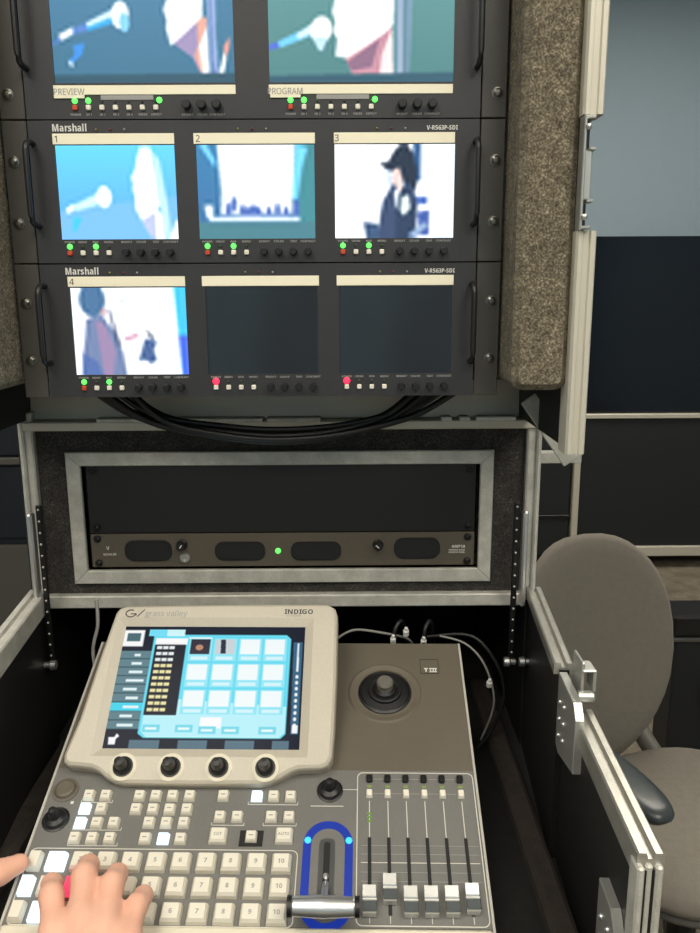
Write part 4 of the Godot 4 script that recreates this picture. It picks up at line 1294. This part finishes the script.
func cables() -> void:
	# loom sagging under the monitors
	var base := [[-0.270, -0.096], [-0.233, -0.128], [-0.198, -0.143], [-0.149, -0.152], [-0.098, -0.158], [-0.052, -0.158], [-0.007, -0.153], [0.039, -0.142], [0.073, -0.128], [0.116, -0.096]]
	var say := ["thickest black cable sagging under the monitors", "lowest black cable of the sagging loom under the monitors", "thin black cable on top of the sagging loom", "black cable at the back of the sagging loom", "black cable at the front of the sagging loom"]
	for k in 5:
		var pts := []
		for i in base.size():
			var p = base[i]
			var e := sin(PI * i / 9.0)
			pts.append(W(p[0] + 0.012 * (k - 2) * (1 - e), p[1] + [0.0, -0.006, 0.008, 0.002, -0.002][k] * e, -0.90 + [0.0, 0.004, 0.002, -0.009, 0.011][k]))
		cable(say[k], pts, [0.0055, 0.0042, 0.0035, 0.0045, 0.0040][k], M.cable_black, "loom under the monitors")
	# wires looping behind and beside the mixer
	var mb := Transform3D(mixer_basis(), W(-0.31167884, -0.54966696, -0.60813065))
	var f := func(l): 
		var q := []
		for p in l: q.append(mb * K(p[0], p[1], p[2]))
		return q
	cable("thin grey wire curving behind the joystick corner of the mixer", f.call([[285, 352, -10], [310, 360, 2], [345, 358, 0], [380, 366, -20], [390, 380, -60]]), 0.0016, M.cable_grey, "wires behind the mixer")
	cable("thin grey wire looping down beside the mixer's right edge", f.call([[420, 372, -20], [450, 362, -22], [472, 348, -38], [486, 333, -70], [488, 322, -100], [474, 306, -140]]), 0.0014, M.cable_grey, "wires behind the mixer")
	cable("black wire looping widest beside the mixer's right edge", f.call([[405, 380, -30], [460, 372, -20], [492, 350, -48], [502, 332, -85], [490, 315, -125], [470, 300, -150]]), 0.0024, M.cable_black, "wires behind the mixer")
	cable("black wire with a white plug behind the joystick", f.call([[360, 352, -10], [363, 360, 6], [372, 372, 4], [380, 390, -60]]), 0.0028, M.cable_black, "wires behind the mixer")
	cable("black wire rising behind the mixer's top right corner", f.call([[398, 352, -14], [400, 362, 4], [408, 376, 0], [415, 392, -60]]), 0.0028, M.cable_black, "wires behind the mixer")
	cable("bluish wire hanging in the dark behind the display's left top", f.call([[-8, 372, 40], [-4, 350, 20], [-10, 330, -10], [0, 300, -60]]), 0.0022, M.cable_grey, "wires behind the mixer")
	for p in [[360, 353, -8, "white connector behind the joystick"], [376, 358, 0, "taller white connector right of the joystick"], [398, 354, -12, "white connector at the mixer's rear right corner"], [482, 334, -66, "white tag on the wire beside the mixer's right edge"]]:
		var t := thing("wire_connector", p[3], "connector", mb * K(p[0], p[1], p[2]), mb.basis, "white connectors")
		var b := B.new()
		b.box(Vector3.ZERO, Vector3(0.007, 0.010, 0.006), 0.0015)
		b.box(Vector3(0, 0.007, 0), Vector3(0.004, 0.005, 0.004), 0.001)
		pl(t, "plug", b, M.print_white)

# ------------------------------------------------------------------ things behind
func background() -> void:
	var t := thing("display_screen", "large glossy black screen above the silver-edged black case", "screen", Vector3(2.2, 0.868, -4.35))
	pl(t, "screen_glass", cb(Vector3(1.86, 0.905, 0.06), 0.004, Vector3(0, 0.4575, 0.1)), M.screen_gloss)
	pl(t, "back_cover", cb(Vector3(1.80, 0.86, 0.10), 0.01, Vector3(0, 0.44, 0.02)), M.plastic_black)
	t = thing("transport_case", "black case with silver edges under the glossy screen, beyond the chair", "flight case", Vector3(2.2, 0.0, -4.45))
	pl(t, "body", cb(Vector3(1.90, 0.75, 0.46), 0.004, Vector3(0, 0.465, 0.0)), M.case_black)
	for e in [[0, 0.855, 1.94, 0.026, "top_rail"], [0, 0.102, 1.94, 0.056, "bottom_rail"]]:
		pl(t, e[4], cb(Vector3(e[2], e[3], 0.50), 0.004, Vector3(e[0], e[1], 0.0)), M.silver_trim)
	for s in [-1, 1]: pl(t, "side_rail", cb(Vector3(0.034, 0.73, 0.50), 0.003, Vector3(s * 0.953, 0.48, 0.0)), M.silver_trim)
	for s in [-0.8, 0.8]:
		for z in [-0.15, 0.15]:
			var b := B.new()
			b.xf = Transform3D(Basis(Vector3.FORWARD, PI / 2), Vector3(s, 0.037, z))
			b.lathe([Vector2(0, -0.02), Vector2(0.034, -0.02), Vector2(0.037, -0.015), Vector2(0.037, 0.015), Vector2(0.034, 0.02), Vector2(0, 0.02)], 16)
			pl(t, "caster", b, M.rubber_black)
	# crate behind the chair with cables hung on it
	t = thing("equipment_crate", "black equipment crate on the carpet behind the chair", "crate", Vector3(1.62, 0.0, -2.37))
	pl(t, "body", cb(Vector3(1.2, 0.44, 0.12), 0.006, Vector3(0, 0.22, 0)), M.case_black)
	pl(t, "lid", cb(Vector3(1.22, 0.07, 0.14), 0.008, Vector3(0, 0.489, 0)), M.plastic_black)
	pl(t, "lid_rim", cb(Vector3(1.23, 0.014, 0.15), 0.003, Vector3(0, 0.447, 0)), M.steel_dark)
	for k in 3:
		var pts := []
		var rad: float = [0.10, 0.08, 0.13][k]
		for i in 30:
			var a := TAU * i / 10.0 + k
			pts.append(Vector3(1.23 + k * 0.05 + cos(a) * (rad + 0.012 * sin(i * 1.7)), 0.25 - k * 0.03 + sin(a) * (rad + 0.015 * cos(i * 1.1)), -2.292 + 0.034 * k + i * 0.0004))
		cable(["dark red cable coil hanging on the crate behind the chair", "dark green cable coil hanging on the crate behind the chair", "wide black cable coil hanging on the crate behind the chair"][k], pts, 0.005, [M.cable_red, M.cable_green, M.cable_black][k], "cable coils on the crate")
	# things left of the case
	t = thing("storage_cabinet", "dark cabinet with a grey rail left of the flight case", "cabinet", Vector3(-1.75, 0, -3.0))
	pl(t, "body", cb(Vector3(1.6, 1.42, 0.7), 0.005, Vector3(0, 0.72, 0)), M.case_navy)
	pl(t, "plinth", cb(Vector3(1.5, 0.02, 0.6), 0.002, Vector3(0, 0.01, 0)), M.plastic_black)
	pl(t, "rail", cb(Vector3(1.6, 0.025, 0.02), 0.004, Vector3(0, 0.955, 0.36)), M.chair_plastic)
	for s in [-1, 0, 1]:
		pl(t, "door", cb(Vector3(0.51, 0.43, 0.02), 0.003, Vector3(s * 0.525, 1.19, 0.355)), M.case_navy)
		pl(t, "drawer", cb(Vector3(0.51, 0.25, 0.02), 0.003, Vector3(s * 0.525, 0.81, 0.355)), M.case_navy)
		pl(t, "drawer", cb(Vector3(0.51, 0.60, 0.02), 0.003, Vector3(s * 0.525, 0.36, 0.355)), M.chair_plastic)
	t = thing("road_case", "plain black case standing left of the silver-edged case, mostly hidden", "flight case", Vector3(0.75, 0, -4.45))
	pl(t, "body", cb(Vector3(0.94, 0.79, 0.46), 0.006, Vector3(0, 0.475, 0)), M.case_black)
	pl(t, "plinth", cb(Vector3(0.86, 0.08, 0.40), 0.003, Vector3(0, 0.04, 0)), M.plastic_black)
	for y in [0.30, 0.66]: pl(t, "batten", cb(Vector3(0.94, 0.02, 0.01), 0.002, Vector3(0, y, 0.235)), M.plastic_black)

# ------------------------------------------------------------------ chair
func chair() -> void:
	var turn := Basis(Vector3.UP, 0.33)
	var t := thing("office_chair", "grey fabric office chair with rounded backrest right of the flight case", "chair", Vector3(0.70, 0, -1.44), turn)
	var b: B
	# backrest: padded rounded shield, curved round the sitter
	b = cushion(0.205, 0.285, 0.065, 2.5, 0.5, 0.06)
	pl(t, "backrest", b, M.chair_fabric, Vector3(-0.045, 0.675, -0.325), Basis(Vector3.RIGHT, -0.10))
	b = cushion(0.198, 0.278, 0.05, 2.5, 0.5, 0.06)
	pl(t, "back_shell", b, M.chair_plastic, Vector3(-0.018, 0.655, -0.362), Basis(Vector3.RIGHT, -0.10))
	b = cushion(0.245, 0.235, 0.075, 3.2, 0.0, 0.0)
	pl(t, "seat", b, M.chair_fabric, Vector3(0, 0.442, 0.0), Basis(Vector3.RIGHT, -PI / 2))
	b = cushion(0.22, 0.21, 0.04, 3.2, 0.0, 0.0)
	pl(t, "seat_pan", b, M.chair_plastic, Vector3(0, 0.395, 0.0), Basis(Vector3.RIGHT, -PI / 2))
	b = B.new()
	b.xf = Transform3D(Basis.IDENTITY, Vector3(0.09, 0, 0))
	b.tube(smooth_path([Vector3(0.03, 0.62, -0.37), Vector3(0.055, 0.50, -0.365), Vector3(0.055, 0.43, -0.33), Vector3(0.03, 0.395, -0.18)]), 0.022, 10)
	pl(t, "back_bar", b, M.chair_plastic)
	for s in [-1, 1]:
		b = B.new()
		b.tube(smooth_path([Vector3(s * 0.20, 0.39, 0.06), Vector3(s * 0.265, 0.42, 0.07), Vector3(s * 0.275, 0.55, 0.06), Vector3(s * 0.255, 0.63, 0.06)]), 0.018, 10)
		var ar := pl(t, "armrest", b, M.chair_plastic)
		b = cushion(0.043, 0.13, 0.036, 2.6, 0.0, 0.0)
		pl(ar, "pad", b, M.arm_pad, Vector3(s * 0.252, 0.645, 0.075), Basis(Vector3.RIGHT, -PI / 2))
	b = B.new()
	b.lathe([Vector2(0.03, 0.09), Vector2(0.03, 0.22), Vector2(0.02, 0.22), Vector2(0.02, 0.38), Vector2(0.05, 0.39)], 16)
	pl(t, "gas_lift", b, M.plastic_black)
	for k in 5:
		var a := TAU * k / 5 + 0.3
		b = B.new()
		b.tube([Vector3(0, 0.11, 0), Vector3(cos(a) * 0.28, 0.075, sin(a) * 0.28)], 0.024, 8, 0.014)
		var lg := pl(t, "base_leg", b, M.plastic_black)
		b = B.new()
		b.xf = Transform3D(Basis(Vector3.FORWARD, PI / 2), Vector3(cos(a) * 0.28, 0.028, sin(a) * 0.28))
		b.lathe([Vector2(0, -0.02), Vector2(0.025, -0.02), Vector2(0.028, -0.014), Vector2(0.028, 0.014), Vector2(0.025, 0.02), Vector2(0, 0.02)], 14)
		pl(lg, "caster", b, M.plastic_black)

func cushion(rx: float, ry: float, th: float, e: float, taper: float, curve: float) -> B:     # superellipse pad in xy, thickness along z; taper narrows the lower half, curve bends the sides forward
	var b := B.new()
	var segs := 40
	var prof := [[0.0, 0.5], [0.35, 0.49], [0.65, 0.46], [0.85, 0.38], [0.95, 0.25], [1.0, 0.05], [0.985, -0.15], [0.93, -0.35], [0.8, -0.46], [0.5, -0.5], [0.0, -0.5]]
	var pt := func(i: int, k: int):
		var a := TAU * k / segs
		var c := cos(a)
		var s := sin(a)
		var x: float = signf(c) * pow(absf(c), 2.0 / e) * rx * prof[i][0]
		var y: float = signf(s) * pow(absf(s), 2.0 / e) * ry * prof[i][0]
		if y < 0: x *= 1.0 - taper * 0.35 * pow(-y / ry, 1.5)
		return Vector3(x, y, prof[i][1] * th + curve * pow(x / rx, 2.0))
	for i in prof.size() - 1:
		for k in segs:
			var q := [pt.call(i, k), pt.call(i + 1, k), pt.call(i + 1, k + 1), pt.call(i, k + 1)]
			var nn := []
			for j in 4:
				var ii: int = clampi(i + (1 if j == 1 or j == 2 else 0), 1, prof.size() - 2)
				var kk: int = k + (1 if j >= 2 else 0)
				var du: Vector3 = pt.call(ii, kk + 1) - pt.call(ii, kk - 1)
				var dv: Vector3 = pt.call(ii + 1, kk) - pt.call(ii - 1, kk)
				nn.append(dv.cross(du).normalized())
			b.tri_n(q[0], q[1], q[2], nn[0], nn[1], nn[2])
			b.tri_n(q[0], q[2], q[3], nn[0], nn[2], nn[3])
	return b

# ------------------------------------------------------------------ the operator's hands
func blob(bones: Array, cell: float, k: float) -> B:        # bones [a, b, ra, rb] joined by a smooth minimum, meshed as surface nets
	var lo := Vector3.INF
	var hi := -Vector3.INF
	for q in bones:
		for j in 2:
			lo = lo.min(q[j] - Vector3.ONE * (q[2 + j] + 3 * cell))
			hi = hi.max(q[j] + Vector3.ONE * (q[2 + j] + 3 * cell))
	var nx := int((hi.x - lo.x) / cell) + 2
	var ny := int((hi.y - lo.y) / cell) + 2
	var nz := int((hi.z - lo.z) / cell) + 2
	var f := PackedFloat32Array()
	f.resize(nx * ny * nz)
	var reach := 4.0 * k
	for q in bones:
		var a: Vector3 = q[0]
		var ab: Vector3 = q[1] - a
		var l2 := maxf(ab.length_squared(), 1e-12)
		var rm := maxf(q[2], q[3]) + reach
		var p0: Vector3 = ((a.min(q[1]) - Vector3.ONE * rm - lo) / cell).floor().max(Vector3.ZERO)
		var p1: Vector3 = ((a.max(q[1]) + Vector3.ONE * rm - lo) / cell).ceil()
		var ra: float = q[2]
		var dr: float = q[3] - q[2]
		for z in range(int(p0.z), mini(int(p1.z), nz)):
			for y in range(int(p0.y), mini(int(p1.y), ny)):
				var o := (z * ny + y) * nx
				for x in range(int(p0.x), mini(int(p1.x), nx)):
					var p := lo + Vector3(x, y, z) * cell - a
					var t := clampf(p.dot(ab) / l2, 0.0, 1.0)
					var d := (p - ab * t).length() - ra - dr * t
					if d < reach: f[o + x] += exp(-d / k)
	for i in f.size(): f[i] = 1.0 - f[i]      # zero where the smooth distance is zero, positive outside
	var b := B.new()
	var at := {}
	var sx := 1
	var sy := nx
	var sz := nx * ny
	var corner := [0, sx, sy, sx + sy, sz, sx + sz, sy + sz, sx + sy + sz]
	for z in nz - 1:
		for y in ny - 1:
			var row := (z * ny + y) * nx
			for x in nx - 1:
				var i := row + x
				var first := f[i] < 0
				var mixed := false
				for c in corner:
					if (f[i + c] < 0) != first:
						mixed = true
						break
				if not mixed: continue
				var sum := Vector3.ZERO
				var n := 0
				for e in EDGES:
					var fa := dist_of(f[i + corner[e[0]]], k)
					var fb := dist_of(f[i + corner[e[1]]], k)
					if (fa < 0) == (fb < 0): continue
					var w := fa / (fa - fb)
					var ca := Vector3(e[0] & 1, (e[0] >> 1) & 1, e[0] >> 2)
					var cc := Vector3(e[1] & 1, (e[1] >> 1) & 1, e[1] >> 2)
					sum += ca.lerp(cc, w)
					n += 1
				at[i] = lo + (Vector3(x, y, z) + sum / n) * cell
	var quads := []
	var normal := {}
	for i in at:
		for ax in [[sx, sy, sz], [sy, sz, sx], [sz, sx, sy]]:
			var j: int = i + ax[0]
			if (f[i] < 0) == (f[j] < 0): continue
			var c1: int = i - ax[1] - ax[2]
			var c2: int = i - ax[2]
			var c4: int = i - ax[1]
			if not (at.has(c1) and at.has(c2) and at.has(c4)): continue
			var q := [c1, c2, i, c4] if f[i] < 0 else [c1, c4, i, c2]
			quads.append(q)
			var nn: Vector3 = (at[q[2]] - at[q[0]]).cross(at[q[3]] - at[q[1]])
			for v in q: normal[v] = normal.get(v, Vector3.ZERO) + nn
	for q in quads:
		b.tri_n(at[q[0]], at[q[1]], at[q[2]], normal[q[0]], normal[q[1]], normal[q[2]])
		b.tri_n(at[q[0]], at[q[2]], at[q[3]], normal[q[0]], normal[q[2]], normal[q[3]])
	return b

const EDGES := [[0, 1], [2, 3], [4, 5], [6, 7], [0, 2], [1, 3], [4, 6], [5, 7], [0, 4], [1, 5], [2, 6], [3, 7]]

func dist_of(one_minus: float, k: float) -> float: return -k * log(maxf(1.0 - one_minus, 1e-30))

func chain(bones: Array, pts: Array, rad: Array) -> void:
	for i in pts.size() - 1: bones.append([K(pts[i][0], pts[i][1], pts[i][2]), K(pts[i + 1][0], pts[i + 1][1], pts[i + 1][2]), rad[i] / 1000.0, rad[i + 1] / 1000.0])

func person() -> void:
	var mb := Transform3D(mixer_basis(), W(-0.31167884, -0.54966696, -0.60813065))
	var t := thing("person", "bare hands and forearms of the operator pressing keys on the mixer", "person", mb.origin, mb.basis)
	# right hand: four fingers bent over the keys, thumb tucked beneath
	var b1 := []
	var wrist := [112, -98, 46]
	chain(b1, [[68, -22, 45], [55, 9, 43], [47, 26, 29], [44, 29, 17]], [10.5, 9.2, 8.2, 7.2])
	chain(b1, [[88, -14, 47], [79, 26, 44], [75, 43, 29], [73, 45, 17]], [11, 9.6, 8.5, 7.4])
	chain(b1, [[110, -18, 46], [105, 20, 42], [103, 36, 28], [102, 38, 17]], [10.5, 9.2, 8.2, 7.2])
	chain(b1, [[130, -28, 42], [130, 5, 37], [130, 19, 25], [130, 21, 16]], [9.5, 8.2, 7.2, 6.4])
	chain(b1, [[96, -84, 38], [70, -48, 30], [60, -20, 24], [61, 2, 17]], [15, 11, 9.5, 8])
	for m in [[68, -22, 44], [88, -14, 46], [110, -18, 45], [130, -28, 41]]: chain(b1, [wrist, m], [15, 12])
	chain(b1, [[99, -30, 40], [108, -80, 42]], [13, 15])
	chain(b1, [wrist, [116, -150, 64], [124, -330, 76]], [21, 25, 38])
	var hand := blob(b1, 0.0032, 0.0026)
	# left hand: forefinger stretched out to the first key, the others folded
	var b2 := []
	chain(b2, [[-58, -6, 42], [-28, 23, 31], [-8, 39, 22], [6, 51, 17]], [12.5, 11.5, 10.4, 8.8])
	chain(b2, [[-52, -18, 44], [-22, -4, 38], [-22, -14, 20], [-34, -22, 17]], [10.5, 9.2, 8.2, 7.4])
	chain(b2, [[-52, -36, 42], [-24, -24, 36], [-24, -32, 18], [-36, -38, 16]], [10, 9, 8, 7.2])
	chain(b2, [[-56, -54, 39], [-32, -46, 33], [-32, -52, 18], [-42, -56, 16]], [9, 8, 7.2, 6.4])
	chain(b2, [[-100, -14, 38], [-72, 6, 30], [-50, 14, 24], [-34, 14, 20]], [14, 11, 9.5, 8])
	for m in [[-58, 0, 43], [-52, -18, 43], [-52, -36, 41], [-56, -54, 38]]: chain(b2, [[-122, -46, 46], m], [15, 12])
	chain(b2, [[-122, -46, 46], [-160, -70, 46], [-300, -200, 40]], [20, 24, 36])
	var hand2 := blob(b2, 0.0036, 0.0026)
	hand.v.append_array(hand2.v)
	hand.n.append_array(hand2.n)
	hand.uv.append_array(hand2.uv)
	pl(t, "body", hand, M.skin)
